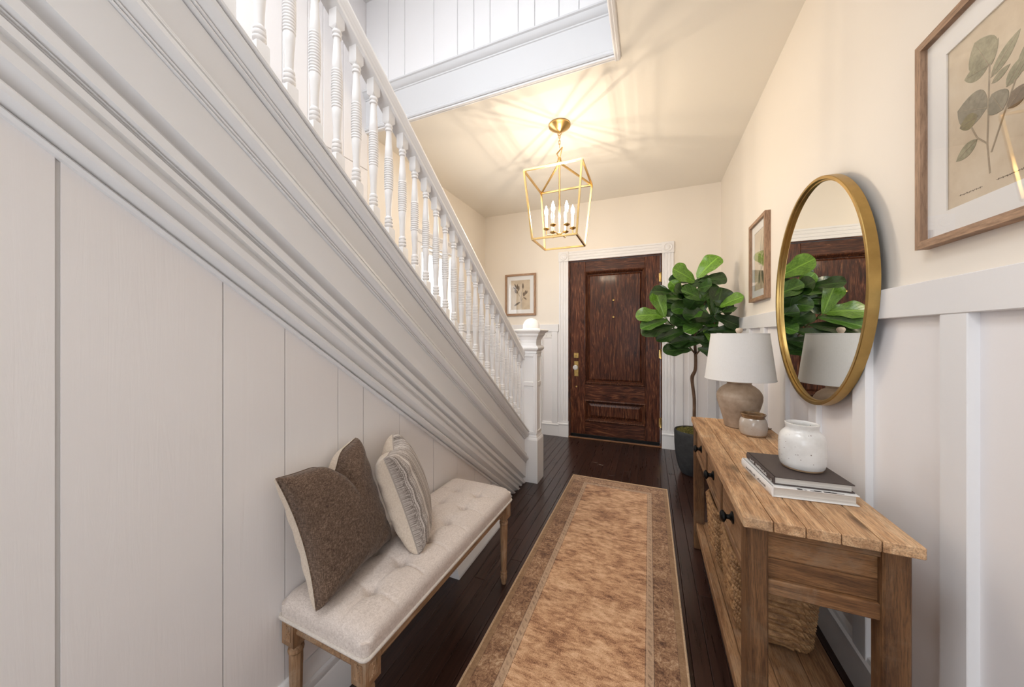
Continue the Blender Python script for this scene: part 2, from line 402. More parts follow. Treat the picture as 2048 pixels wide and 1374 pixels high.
# ---------------------------------------------------------------- the setting
XR, YB, XL, XS = 0.68, 3.965, -2.03, -0.995      # right wall, door wall, stairwell wall, wall under the stair
ZC, ZU, YR = 2.80, 3.80, -2.2
RUN, TAN = None, 0.735
TH = math.atan(TAN); SN, CS = math.sin(TH), math.cos(TH)

# floor: every board its own piece
floor = struct('floor','dark stained narrow hardwood floor running to the front door','floor')
MB().box(XL,XR+0.02,YR,YB+0.12,-0.05,-0.014).obj('subfloor',M['dark'],floor)
W=0.0605; rnd=random.Random(3)
x=XL; k=0
cuts_done=[]
while x<XR:
    x1=min(x+W,XR)
    hidden = x1 < -1.02
    y=2.62 if hidden else YR
    first=True
    while y<YB+0.1:
        ln=rnd.uniform(1.2,2.6) if not first else rnd.uniform(0.5,2.4)
        y1=y+ln
        if y1>YB-0.5: y1=YB+0.1
        MB().box(x+0.0007,x1-0.0007,y+0.0006,y1-0.0006,-0.014,rnd.uniform(-0.0006,0.0),0.0012).obj('floor_board',M['floor'],floor)
        y=y1; first=False
    x=x1

# right wall
wr=struct('wall_right','long cream right wall above the white wainscot','wall')
MB().box(XR,XR+0.1,YR,YB+0.1,1.30,ZC).obj('plaster',M['cream'],wr)
MB().box(XR,XR+0.1,YR,YB+0.1,0,1.30).obj('wainscot_panel',M['panel'],wr)
tr=struct('trim_1','white board and batten rail on the right wall','trim')
MB().box(XR-0.022,XR+0.005,YR,YB,1.272,1.361,0.002).obj('chair_rail',M['trim'],tr)
for y in (-1.42,-1.05,-0.70,-0.33,0.02,0.37,0.73,1.08,1.46,1.81,2.16,2.51,2.845,3.18,3.52,3.86):
    MB().box(XR-0.020,XR+0.005,y,y+0.078,0.14,1.273,0.002).obj('batten',M['trim'],tr)
br=struct('baseboard_right','white baseboard along the right wall','baseboard')
BP=[(0,0),(0,0.018),(0.125,0.018),(0.130,0.022),(0.140,0.022),(0.146,0.014),(0.158,0.012),(0.165,0.004),(0.165,0)]
MB().prism([(XR-d*1.25,z) for z,d in BP],1,YR,YB).obj('board',M['trim'],br,40)

# far wall with the door opening
DX0,DX1,DZ=-0.905,0.130,2.125
wb=struct('wall_back','cream end wall around the front door','wall')
for a in ((XL-0.1,DX0,0,ZC),(DX1,XR+0.1,0,ZC),(DX0,DX1,DZ,ZC)):
    z0,z1=a[2],a[3]
    if z0<1.3: MB().box(a[0],a[1],YB,YB+0.1,z0,1.30).obj('wainscot_panel',M['panel'],wb); z0=1.30
    MB().box(a[0],a[1],YB,YB+0.1,z0,z1).obj('plaster',M['cream'],wb)
tb=struct('trim_2','white rail and battens on the end wall beside the door','trim')
for x0,x1 in ((XL,-1.02),(0.245,XR-0.02)):
    MB().box(x0,x1,YB-0.022,YB+0.004,1.272,1.361,0.002).obj('chair_rail',M['trim'],tb)
for x in (-1.98,-1.62,-1.30,-1.105,0.262,0.385,0.56):
    wd=0.075 if x not in (-1.105,0.262) else 0.07
    MB().box(x,x+wd,YB-0.018,YB+0.004,0.15,1.273,0.002).obj('batten',M['trim'],tb)
bb=struct('baseboard_back','white baseboard along the end wall','baseboard')
for x0,x1 in ((XL,-1.02),(0.245,XR-0.02)):
    MB().prism([(YB-d*1.25,z) for z,d in BP],0,x0,x1).obj('board',M['trim'],bb,40)

# door casing
tc=struct('trim_3','white fluted casing with rosette corner blocks around the front door','door casing')
def fluted(w):
    n=3; p=[(0,0),(0,0.018)]; g=w/(n*2+1)
    for i in range(n):
        a=g*(2*i+1); p+=[(a,0.018),(a+g*0.25,0.011),(a+g*0.75,0.011),(a+g,0.018)]
    return p+[(w,0.018),(w,0)]
fl=fluted(0.112)
for x0 in (-1.014,0.129):
    MB().prism([(x0+u,YB-d-0.002) for u,d in fl],2,0.19,2.118).obj('casing',M['trim'],tc)
    MB().prism([(YB-d,z) for z,d in [(0,0),(0,0.027),(0.14,0.027),(0.146,0.031),(0.158,0.031),(0.168,0.023),(0.19,0.021),(0.19,0)]],0,x0-0.004,x0+0.116).obj('plinth_block',M['trim'],tc)
    m=MB().box(x0-0.005,x0+0.117,YB-0.028,YB,2.115,2.236,0.003)
    m2=MB().lathe([(0.046,0),(0.046,0.006),(0.040,0.010),(0.034,0.006),(0.026,0.004),(0.022,0.008),(0.014,0.011),(0.0,0.012)],24)
    m2.xf(Matrix.Translation((x0+0.056,YB-0.028,2.175))@Matrix.Rotation(math.radians(90),4,'X'))
    m.add(m2.v,m2.f)
    m.obj('corner_block',M['trim'],tc,35)
MB().prism([(YB-d-0.002,2.119+u) for u,d in fl],0,-0.897,0.124).obj('head_casing',M['trim'],tc)
MB().box(DX0,DX0+0.018,YB-0.002,YB+0.1,0,DZ).obj('jamb',M['door_v'],tc)
MB().box(DX1-0.018,DX1,YB-0.002,YB+0.1,0,DZ).obj('jamb',M['door_v'],tc)
MB().box(DX0,DX1,YB-0.002,YB+0.1,DZ-0.016,DZ).obj('jamb',M['door_h'],tc)
MB().box(DX0,DX1,YB-0.022,YB+0.1,0.0,0.014,0.004).obj('threshold',M['sill'],tc)

# front door
d1=struct('door_1','dark oak front door with a tall upper panel and a small lower panel','door',(0,YB+0.012,0))
L0,L1=-0.885,0.110
def dbox(nm,x0,x1,z0,z1,m,y0=0.0,y1=0.04,b=0.003): return MB().box(x0,x1,y0,y1,z0,z1,b).obj(nm,m,d1)
dbox('stile',L0,-0.705,0.018,2.105,M['door_v']); dbox('stile',-0.045,L1,0.018,2.105,M['door_v'])
dbox('top_rail',-0.705,-0.045,1.975,2.105,M['door_h']); dbox('lock_rail',-0.705,-0.045,0.455,0.66,M['door_h'])
dbox('bottom_rail',-0.705,-0.045,0.018,0.215,M['door_h'])
def panel(z0,z1,name):
    p=MB(); x0,x1=-0.705,-0.045
    r=[(0.0,0.030),(0.034,0.030),(0.052,0.020)] if z1-z0>0.6 else [(0.0,0.030),(0.034,0.030),(0.066,0.014)]
    rings=[]
    for ins,dep in r:
        rings.append([(x0+ins,dep,z0+ins),(x1-ins,dep,z0+ins),(x1-ins,dep,z1-ins),(x0+ins,dep,z1-ins)])
    vs=sum(rings,[]); fs=[]
    for i in range(len(r)-1):
        for j in range(4): fs.append((i*4+j,i*4+(j+1)%4,(i+1)*4+(j+1)%4,(i+1)*4+j))
    fs.append(tuple((len(r)-1)*4+j for j in range(4)))
    p.add(vs,fs); p.obj(name,M['door_v'],d1)
    prof=[(0.0,0.0),(0.0,-0.010),(0.010,-0.014),(0.018,-0.008),(0.022,0.004),(0.030,0.012),(0.034,0.024),(0.034,0.032),(0.0,0.032)]
    # moulding frame: profile swept round the opening
    q=MB(); vs=[]; fs=[]; n=len(prof)
    for cx,cz,sx,sz in ((x0,z0,1,1),(x1,z0,-1,1),(x1,z1,-1,-1),(x0,z1,1,-1)):
        vs+=[(cx+sx*(u-0.006),dp,cz+sz*(u-0.006)) for u,dp in prof]
    for i in range(4):
        for j in range(n): fs.append((i*n+j,i*n+(j+1)%n,((i+1)%4)*n+(j+1)%n,((i+1)%4)*n+j))
    q.add(vs,fs); q.obj('panel_moulding',M['door_v'],d1)
panel(0.66,1.975,'panel'); panel(0.215,0.455,'panel')
MB().box(L0+0.01,L1-0.01,-0.012,0.0,0.018,0.052,0.003).obj('draught_strip',M['iron'],d1)
for z in (1.86,1.02,0.27):
    m=MB().lathe([(0.008,-0.055),(0.011,-0.052),(0.008,-0.048),(0.008,0.048),(0.011,0.052),(0.008,0.055)],12,(L1+0.006,-0.012,z))
    m.box(L1-0.012,L1+0.016,-0.006,0.002,z-0.045,z+0.045); m.obj('hinge',M['hinge'],d1,40,'brass butt hinge')
m=MB().box(-0.838,-0.782,-0.008,0,0.955,1.015,0.002)
m.lathe([(0.016,0),(0.016,0.006),(0.012,0.009),(0,0.009)],16); q=MB().box(-0.822,-0.798,-0.028,-0.006,0.980,0.990,0.003)
lk=m.obj('deadbolt_plate',M['hinge'],d1,40,'square brass deadbolt plate'); q.obj('thumb_turn',M['hinge'],lk)
kp=MB().box(-0.834,-0.784,-0.007,0,0.735,0.915,0.002).obj('knob_plate',M['hinge'],d1,None,'tall brass knob plate')
m=MB().lathe([(0.012,0.0),(0.010,0.02),(0.014,0.026),(0.026,0.034),(0.031,0.046),(0.029,0.058),(0.018,0.064),(0,0.065)],12)
m.xf(Matrix.Translation((-0.809,-0.005,0.845))@Matrix.Rotation(math.radians(90),4,'X')); m.obj('knob',M['crystal'],kp,None,'faceted clear knob')
for x,z,r in ((-0.383,1.632,0.012),(-0.383,1.437,0.012),(-0.808,0.612,0.010)):
    m=MB().lathe([(r,0),(r,0.003),(r*0.7,0.006),(r*0.45,0.004),(0,0.004)],16); m.xf(Matrix.Translation((x,0.0 if x<-0.5 else 0.014,z))@Matrix.Rotation(math.radians(90),4,'X')); m.obj('peephole',M['hinge'],d1,40)

# ceiling of the hall around the stairwell opening, and the room above
OX,OY=-0.176,1.945
ce=struct('ceiling','warm cream hall ceiling around the stairwell opening','ceiling')
for a in ((XL-0.1,XR+0.1,OY,YB+0.1),(OX,XR+0.1,YR-0.1,OY)):
    MB().box(a[0],a[1],a[2],a[3],ZC,ZC+0.02).obj('plaster',M['ceil'],ce)
MB().box(XL-0.1,OX,YR-0.1,-0.78,ZC,ZC+0.2).obj('landing_soffit',M['ceil'],ce)
for a in ((XL-0.1,-1.78,YR-0.1,OY+0.1),(-0.38,OX+0.3,YR-0.1,OY+0.1),(-1.78,-0.38,YR-0.1,-0.95),(-1.78,-0.38,0.55,OY+0.1)):
    MB().box(a[0],a[1],a[2],a[3],ZU,ZU+0.05).obj('upper_ceiling',M['trim'],ce)
w4=struct('window_4','skylight over the stairwell','window')  # skylight added to go with the overhead fill lamp
for a in ((-1.78,-1.74,-0.95,0.55),(-0.42,-0.38,-0.95,0.55),(-1.78,-0.38,-0.95,-0.91),(-1.78,-0.38,0.51,0.55)):
    MB().box(a[0],a[1],a[2],a[3],ZU-0.01,ZU+0.04).obj('frame',M['trim'],w4)
tf=struct('trim_4','white fascia and moulding framing the stairwell opening','fascia')
F=[(0.0,ZC-0.002),(-0.012,ZC-0.002),(-0.016,ZC+0.006),(-0.012,ZC+0.016),(-0.006,ZC+0.018),(-0.008,ZC+0.028),(-0.003,ZC+0.036),(-0.003,3.03),(-0.008,3.034),(-0.008,3.042),(-0.014,3.046),(-0.026,3.062),(-0.032,3.078),(-0.040,3.084),(-0.040,3.094),(-0.030,3.100),(-0.004,3.104),(0.0,3.104)]
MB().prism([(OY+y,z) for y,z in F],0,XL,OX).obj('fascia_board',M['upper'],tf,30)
MB().prism([(XL-y,z) for y,z in F],1,1.90-2.6,OY-0.003).obj('fascia_board',M['trim'],tf,30) if False else None
MB().prism([(OX+y*0.6,z) for y,z in F],1,-0.78,OY).obj('fascia_board',M['trim'],tf,30)
# flat bead moulding on the hall side of the opening edge
bead=[(0,ZC),(0,ZC-0.012),(0.006,ZC-0.016),(0.016,ZC-0.012),(0.020,ZC-0.016),(0.030,ZC-0.012),(0.034,ZC)]
MB().prism([(OX-0.006+u,z) for u,z in bead],1,-0.78,OY+0.03).obj('edge_bead',M['trim'],tf,30)
MB().prism([(OY-0.006+u,z) for u,z in bead],0,XL,OX).obj('edge_bead',M['trim'],tf,30)
wu=struct('wall_upper','white vertical boarding of the upstairs wall above the fascia','wall')
MB().box(XL-0.1,OX+0.4,OY+0.012,OY+0.10,ZC+0.02,ZU).obj('backing',M['groove'],wu)
bx=[XL,-1.81,-1.655,-1.40,-1.207,-1.08,-0.96,-0.763,-0.653,-0.50,-0.38,OX+0.02]
for a,b in zip(bx,bx[1:]):
    MB().box(a+0.0012,b-0.0012,OY-0.002,OY+0.02,3.098,ZU,0.003).obj('plank',M['trim'],wu)
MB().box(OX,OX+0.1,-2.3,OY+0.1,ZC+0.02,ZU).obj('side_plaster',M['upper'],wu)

# stairwell wall (behind the balusters)
wl=struct('wall_left','stairwell wall, white boards by the stair and cream plaster near the door','wall')
WY0,WY1,WZ0,WZ1=2.60,3.14,0.95,2.09
for a in ((1.96,WY0,0,ZC),(WY1,YB+0.1,0,ZC),(WY0,WY1,0,WZ0),(WY0,WY1,WZ1,ZC)):
    z0,z1=a[2],a[3]
    if z0<1.3 and z1>1.3 : MB().box(XL-0.1,XL,a[0],a[1],z0,1.30).obj('wainscot_panel',M['panel'],wl); z0=1.30
    MB().box(XL-0.1,XL,a[0],a[1],z0,z1).obj('plaster',M['cream'] if z1>1.3 else M['panel'],wl)
MB().box(XL-0.1,XL-0.012,-2.3,1.97,0,ZU).obj('backing',M['groove'],wl)
y=-2.2; rr=random.Random(5)
ys=[y]
while ys[-1]<1.97: ys.append(ys[-1]+rr.choice((0.11,0.16,0.2,0.24)))
ys[-1]=1.962
for a,b in zip(ys,ys[1:]):
    MB().box(XL-0.02,XL,a+0.0012,b-0.0012,2.512,ZU,0.003).obj('plank',M['plank'],wl)
    MB().box(XL-0.02,XL,a+0.0012,b-0.0012,0,2.508,0.003).obj('plank',M['plank'],wl)
w1=struct('window_1','narrow stair window behind the balusters','window')
MB().box(XL-0.09,XL-0.084,WY0,WY1,WZ0,WZ1).obj('pane',M['glass'],w1)
m=MB()
for a in ((WY0,WY0+0.035,WZ0,WZ1),(WY1-0.035,WY1,WZ0,WZ1),(WY0,WY1,WZ0,WZ0+0.05),(WY0,WY1,WZ1-0.035,WZ1),(WY0,WY1,1.50,1.535)):
    m.box(XL-0.10,XL-0.065,a[0],a[1],a[2],a[3])
m.obj('sash',M['trim'],w1)
for a in ((WY0-0.1,WY0,WZ0-0.02,WZ1+0.02),(WY1,WY1+0.1,WZ0-0.02,WZ1+0.02)):
    MB().prism([(XL+d,a[0]+u*0.1/0.112) for u,d in fl],2,a[2],a[3]).obj('casing',M['trim'],w1)
MB().box(XL,XL+0.026,WY0-0.12,WY1+0.12,WZ1+0.02,WZ1+0.10,0.003).obj('head_casing',M['trim'],w1)
MB().prism([(XL,WZ1+0.10),(XL+0.03,WZ1+0.10),(XL+0.05,WZ1+0.125),(XL+0.05,WZ1+0.135),(XL,WZ1+0.135)],1,WY0-0.14,WY1+0.14).obj('cornice',M['trim'],w1)
MB().box(XL-0.06,XL+0.05,WY0-0.13,WY1+0.13,WZ0-0.03,WZ0,0.004).obj('sill',M['trim'],w1)
tl=struct('trim_5','white chair rail on the stairwell wall','trim')
for a,b in ((1.97,WY0-0.1),(WY1+0.1,YB-0.02)):
    MB().box(XL-0.004,XL+0.022,a,b,1.272,1.361,0.002).obj('chair_rail',M['trim'],tl)

# the hall behind the camera: rear wall with a window added for fill light, rear part of the stairwell
we=struct('wall_rear','rear hall wall with a broad window behind the viewer','wall')
for a in ((XL-0.1,-0.85,0,ZU+0.05),(0.55,XR+0.1,0,ZC+0.02),(-0.85,0.55,0,0.55),(-0.85,0.55,2.35,2.86)):
    if a[3]>3: 
        MB().box(a[0],-0.85,YR-0.1,YR,0,2.86).obj('plaster',M['cream'],we)
    else: MB().box(a[0],a[1],YR-0.1,YR,a[2],a[3]).obj('plaster',M['cream'],we)
for a in ((XL-0.1,-1.85,2.86,ZU),(-0.35,OX+0.1,2.86,ZU),(-1.85,-0.35,3.70,ZU)):
    MB().box(a[0],a[1],YR-0.1,YR,a[2],a[3]).obj('plaster',M['cream'],we)
w2=struct('window_2','broad rear window of the hall','window')  # unseen window added to go with the rear fill lamp
for a in ((-0.85,-0.80,0.55,2.35),(0.50,0.55,0.55,2.35),(-0.85,0.55,0.55,0.60),(-0.85,0.55,2.30,2.35),(-0.17,-0.13,0.60,2.30)):
    MB().box(a[0],a[1],YR-0.07,YR-0.03,a[2],a[3]).obj('frame',M['trim'],w2)
w3=struct('window_3','upstairs landing window','window')
for a in ((-1.85,-1.81,2.86,3.70),(-0.39,-0.35,2.86,3.70),(-1.85,-0.35,3.66,3.70),(-1.85,-0.35,2.86,2.90)):
    MB().box(a[0],a[1],YR-0.07,YR-0.03,a[2],a[3]).obj('frame',M['trim'],w3)

# wall under the stair: wide painted boards, grooves between
ws=struct('wall_side','white vertical board wall under the staircase','wall')
def topz(y): return min(ZC, 1.392/CS - TAN*y)
ys=[-2.2,-1.9,-1.6,-1.3,-1.02,-0.74,-0.48,-0.22,-0.01,0.242,0.495,0.649,0.830,0.940,1.136,1.379,1.60,1.80,2.02,2.36]
for i,(a,b) in enumerate(zip(ys,ys[1:])):
    g=0.0026 if i==8 else (0.0012 if i in (9,10) else 0.0009)
    g2=0.0026 if i==7+0 and False else g
    ya=a+(0.0034 if i==9 else 0.0012); yb=b-(0.0034 if i==8 else 0.0012)
    poly=[(ya,0.0),(yb,0.0),(yb,max(0.02,topz(yb))),(ya,topz(ya))]
    MB().prism(poly,0,XS-0.018,XS+random.Random(i).uniform(-0.0008,0.0008)).obj('plank',M['plank'],ws)
MB().prism([(-2.2,0),(2.36,0),(2.36,0.05),(-0.72,topz(-0.72)),(-2.2,topz(-0.72))],0,XS-0.06,XS-0.0045).obj('backing',M['groove'],ws)
MB().box(XS-0.06,XS,-2.2,-0.72,topz(-0.72)-0.01,ZC+0.2).obj('upper_boarding',M['trim'],ws)
bl=struct('baseboard_left','white stepped baseboard below the board wall by the bench','baseboard')
SP=[(0,0),(0,0.032),(0.118,0.032),(0.124,0.027),(0.130,0.030),(0.150,0.030),(0.156,0.022),(0.162,0.026),(0.172,0.024),(0.184,0.014),(0.196,0.012),(0.204,0.004),(0.204,0)]
MB().prism([(XS+d,z) for z,d in SP],1,YR,lambda p:(1.383-p[1]*CS)/SN).obj('board',M['stair'],bl,40)
# ---------------------------------------------------------------- staircase
st=thing('staircase','white painted staircase with turned ribbed balusters and a ball topped newel','staircase')
Y0S=-0.74
def strip(name,prof,label=None,yend=2.612,x0=XS):
    """prof: (p across the slope, d out of the wall); extruded along the slope"""
    def pt(p,y): return (p/CS - TAN*y)
    n=len(prof); vs=[]
    for p,d in prof: vs.append((x0+d,Y0S,pt(p,Y0S)))
    for p,d in prof:
        ye=min(yend,p/SN-0.0005); vs.append((x0+d,ye,max(0.0005,pt(p,ye))))
    fs=[tuple(range(n))[::-1],tuple(range(n,2*n))]+[(i,(i+1)%n,n+(i+1)%n,n+i) for i in range(n)]
    m=MB(); m.add(vs,fs); return m.obj(name,M['white' if name=='handrail' else 'stair'],st,28,label)
strip('wall_molding',[(1.385,-0.01),(1.385,.012),(1.391,.018),(1.396,.012),(1.398,.004),(1.401,.020),(1.408,.033),(1.416,.036),(1.422,.030),(1.424,.014),(1.428,.012),(1.446,.034),(1.449,.040),(1.466,.042),(1.468,.034),(1.476,.022),(1.487,.020),(1.489,.034),(1.502,.036),(1.504,.024),(1.507,.034),(1.510,.024),(1.513,.034),(1.516,.024),(1.519,.034),(1.522,.040),(1.541,.042),(1.543,-0.01)])
strip('skirt_board',[(1.543,-0.01),(1.543,.026),(1.546,.010),(1.552,.006),(1.562,.012),(1.570,.026),(1.574,.042),(1.669,.042),(1.669,-0.01)])
strip('panel_molding',[(1.6695,-0.01),(1.6695,.036),(1.6705,.048),(1.673,.049),(1.675,.040),(1.677,.050),(1.680,.051),(1.682,.042),(1.685,.050),(1.691,.061),(1.700,.067),(1.710,.066),(1.718,.057),(1.722,.044),(1.725,.054),(1.729,.053),(1.731,.043),(1.734,.048),(1.738,.046),(1.738,-0.01)])
strip('stringer_board',[(1.738,-0.02),(1.738,.012),(1.741,.012),(1.742,.030),(1.826,.030),(1.827,.016),(1.830,.016),(1.830,-0.02)])
strip('stringer_cap',[(1.8295,-0.03),(1.8295,.028),(1.831,.042),(1.834,.043),(1.836,.031),(1.838,.046),(1.842,.047),(1.844,.035),(1.847,.050),(1.853,.060),(1.862,.068),(1.871,.070),(1.878,.064),(1.880,.054),(1.883,.070),(1.889,.071),(1.895,.066),(1.897,.056),(1.897,-.065),(1.875,-.065),(1.86,-.045),(1.8295,-.045)])
strip('inner_stringer',[(1.60,-0.045),(1.60,-0.016),(1.86,-0.016),(1.86,-0.045)])
# treads and risers
RUN=0.2475; RISE=RUN*TAN
for i in range(15):
    y1=2.60-i*RUN; z=RISE*(i+1)
    if z>ZC: break
    MB().box(XL,XS-0.045,y1-RUN-0.005,y1+0.025,z-0.028,z,0.006).obj('tread',M['floor'],st)
    MB().box(XL,XS-0.045,y1-0.02,y1,z-RISE,z-0.027).obj('riser',M['stair'],st)
# handrail
RX=-1.0
rp=[(2.368,-.030),(2.368,.030),(2.376,.032),(2.382,.026),(2.386,.031),(2.391,.034),(2.396,.029),(2.400,.033),(2.412,.037),(2.424,.034),(2.433,.024),(2.437,.010),(2.437,-.010),(2.433,-.024),(2.424,-.034),(2.412,-.037),(2.400,-.033),(2.396,-.029),(2.391,-.034),(2.386,-.031),(2.382,-.026),(2.376,-.032)]
strip('handrail',rp,None,2.625,RX)
# balusters
BASE=1.897/CS; TOPP=2.372/CS
hb=(TOPP-BASE)
def baluster_mesh():
    m=MB(); s=0.0172; dz=s*TAN
    # lower block: bottom follows the slope; chamfered shoulders
    zb=0.108
    def blk(z0f,z1f,sh,up):
        a=s
        c=[(-a,-a),(a,-a),(a,a),(-a,a)]
        if up:
            vs=[(x,y,z0f-TAN*y-0.002) for x,y in c]+[(x,y,z1f-sh) for x,y in c]
        else:
            vs=[(x,y,z1f-TAN*y+0.002) for x,y in c]+[(x,y,z0f+sh) for x,y in c]
        r=0.0125; zt=z1f if up else z0f
        vs+=[(r*math.cos(t)*1.0,r*math.sin(t),zt) for t in [PI/4*k+PI/8 for k in range(8)]]
        fs=[(0,1,2,3)]+[(i,(i+1)%4,4+(i+1)%4,4+i) for i in range(4)]
        o=8; ring=[o+k for k in range(8)]
        # corner k of square at angle -135,-45,45,135 ; octagon angles 22.5.. => pair them
        pairs={0:(4,5),1:(6,7),2:(0,1),3:(2,3)}
        for i in range(4):
            a0,a1=pairs[i]; fs.append((4+i,o+a0,o+a1)); b0=pairs[(i+1)%4][0]
            fs.append((4+i,4+(i+1)%4,o+b0,o+a1))
        fs.append(tuple(ring)); m.add(vs,fs)
    blk(0.0,zb,0.010,True)
    zt=hb-0.058
    blk(zt,hb,0.010,False)
    pr=[(0.0125,zb-0.001),(0.013,zb),(0.0165,zb+0.004),(0.0172,zb+0.008),(0.0165,zb+0.012),(0.0125,zb+0.015),(0.016,zb+0.018),(0.0168,zb+0.023),(0.016,zb+0.027),(0.0122,zb+0.030),(0.015,zb+0.033),(0.0155,zb+0.037),(0.0145,zb+0.041),(0.0115,zb+0.045)]
    z0=zb+0.045; z1=zt-0.028; H=z1-z0
    ra=z0+H*0.31; rb=z0+H*0.69
    pr+=[(0.0120,z0+H*0.10),(0.0148,z0+H*0.22),(0.0166,ra-0.004)]
    nr=14; st_=(rb-ra)/nr
    for k in range(nr):
        a=ra+k*st_; R=0.0172+0.0012*math.sin(PI*(k+0.5)/nr)
        pr+=[(R-0.0024,a),(R,a+st_*0.32),(R,a+st_*0.68)]
    pr+=[(0.0150,rb),(0.0162,rb+0.004),(0.0146,rb+H*0.10),(0.0118,z0+H*0.92),(0.0106,z1-0.003)]
    pr+=[(0.0108,z1),(0.0142,z1+0.003),(0.0150,z1+0.007),(0.0140,z1+0.010),(0.0116,z1+0.013),(0.0150,z1+0.016),(0.0162,z1+0.020),(0.0150,z1+0.024),(0.0125,zt+0.001)]
    m.lathe(pr,16,cap=False)
    return m
b0=None
for i in range(-14,28):
    y=0.5002+0.0825*i
    z=BASE-TAN*y
    if b0 is None:
        b0=baluster_mesh().obj('baluster',M['white'],st,35); o=b0
    else: o=inst(b0,'baluster',st)
    o.location=(RX,y,z)
# newel post
NX,NY=-0.934,2.687
nw=MB().square([(0.083,0),(0.083,0.352),(0.079,0.364),(0.073,0.372),(0.073,0.380),(0.066,0.392)],(NX,NY,0)).obj('newel_post',M['white'],st,None,'square newel post with a ball on top')
MB().square([(0.065,0.388),(0.065,1.076)],(NX,NY,0)).obj('shaft',M['white'],nw)
fr_=MB()
for face in range(4):
    q=MB(); w=0.065
    for (u0,u1,v0,v1) in ((-0.062,-0.042,0.40,1.07),(0.042,0.062,0.40,1.07),(-0.042,0.042,0.40,0.425),(-0.042,0.042,0.80,0.835),(-0.042,0.042,1.045,1.07)):
        q.box(u0,u1,-w-0.007,-w+0.003,v0,v1,0.002)
    q.xf(Matrix.Translation((NX,NY,0))@Matrix.Rotation(face*PI/2,4,'Z')); 
    if face in (0,1): q.obj('panel_frame',M['white'],nw)
MB().square([(0.070,1.072),(0.072,1.082),(0.069,1.088),(0.078,1.098),(0.087,1.108),(0.089,1.120),(0.084,1.128),(0.074,1.136)],(NX,NY,0)).obj('collar',M['white'],nw)
MB().square([(0.074,1.134),(0.068,1.142),(0.066,1.160),(0.069,1.185),(0.078,1.208),(0.086,1.218)],(NX,NY,0)).obj('neck',M['white'],nw)
MB().square([(0.080,1.214),(0.090,1.222),(0.094,1.232),(0.092,1.236),(0.100,1.246),(0.112,1.254),(0.118,1.262),(0.118,1.270),(0.104,1.274),(0.080,1.277)],(NX,NY,0)).obj('cap',M['white'],nw)
MB().lathe([(0.074,1.272),(0.078,1.277),(0.074,1.282),(0.069,1.285)]+[(0.071*math.cos(a),1.300+0.071*math.sin(a)) for a in [(-0.2+ (PI/2+0.2)*k/12) for k in range(13)]],32,(NX,NY,0)).obj('newel_ball',M['white'],nw,50)

# white metal floor register between bench and wall
rg=thing('baseboard_register','white sloped baseboard heat register on the floor behind the bench','register',(XS+0.033,1.69,0))
MB().prism([(0,0),(0.085,0),(0.085,0.012),(0.052,0.115),(0.044,0.122),(0,0.125)],1,-0.26,0.30).obj('housing',M['trim'],rg)
m=MB()
for k in range(18):
    y=-0.235+k*0.030
    m.box(0.046,0.054,y,y+0.018,0.118,0.124)
m.obj('louver',M['dark'],rg,kind='stuff')
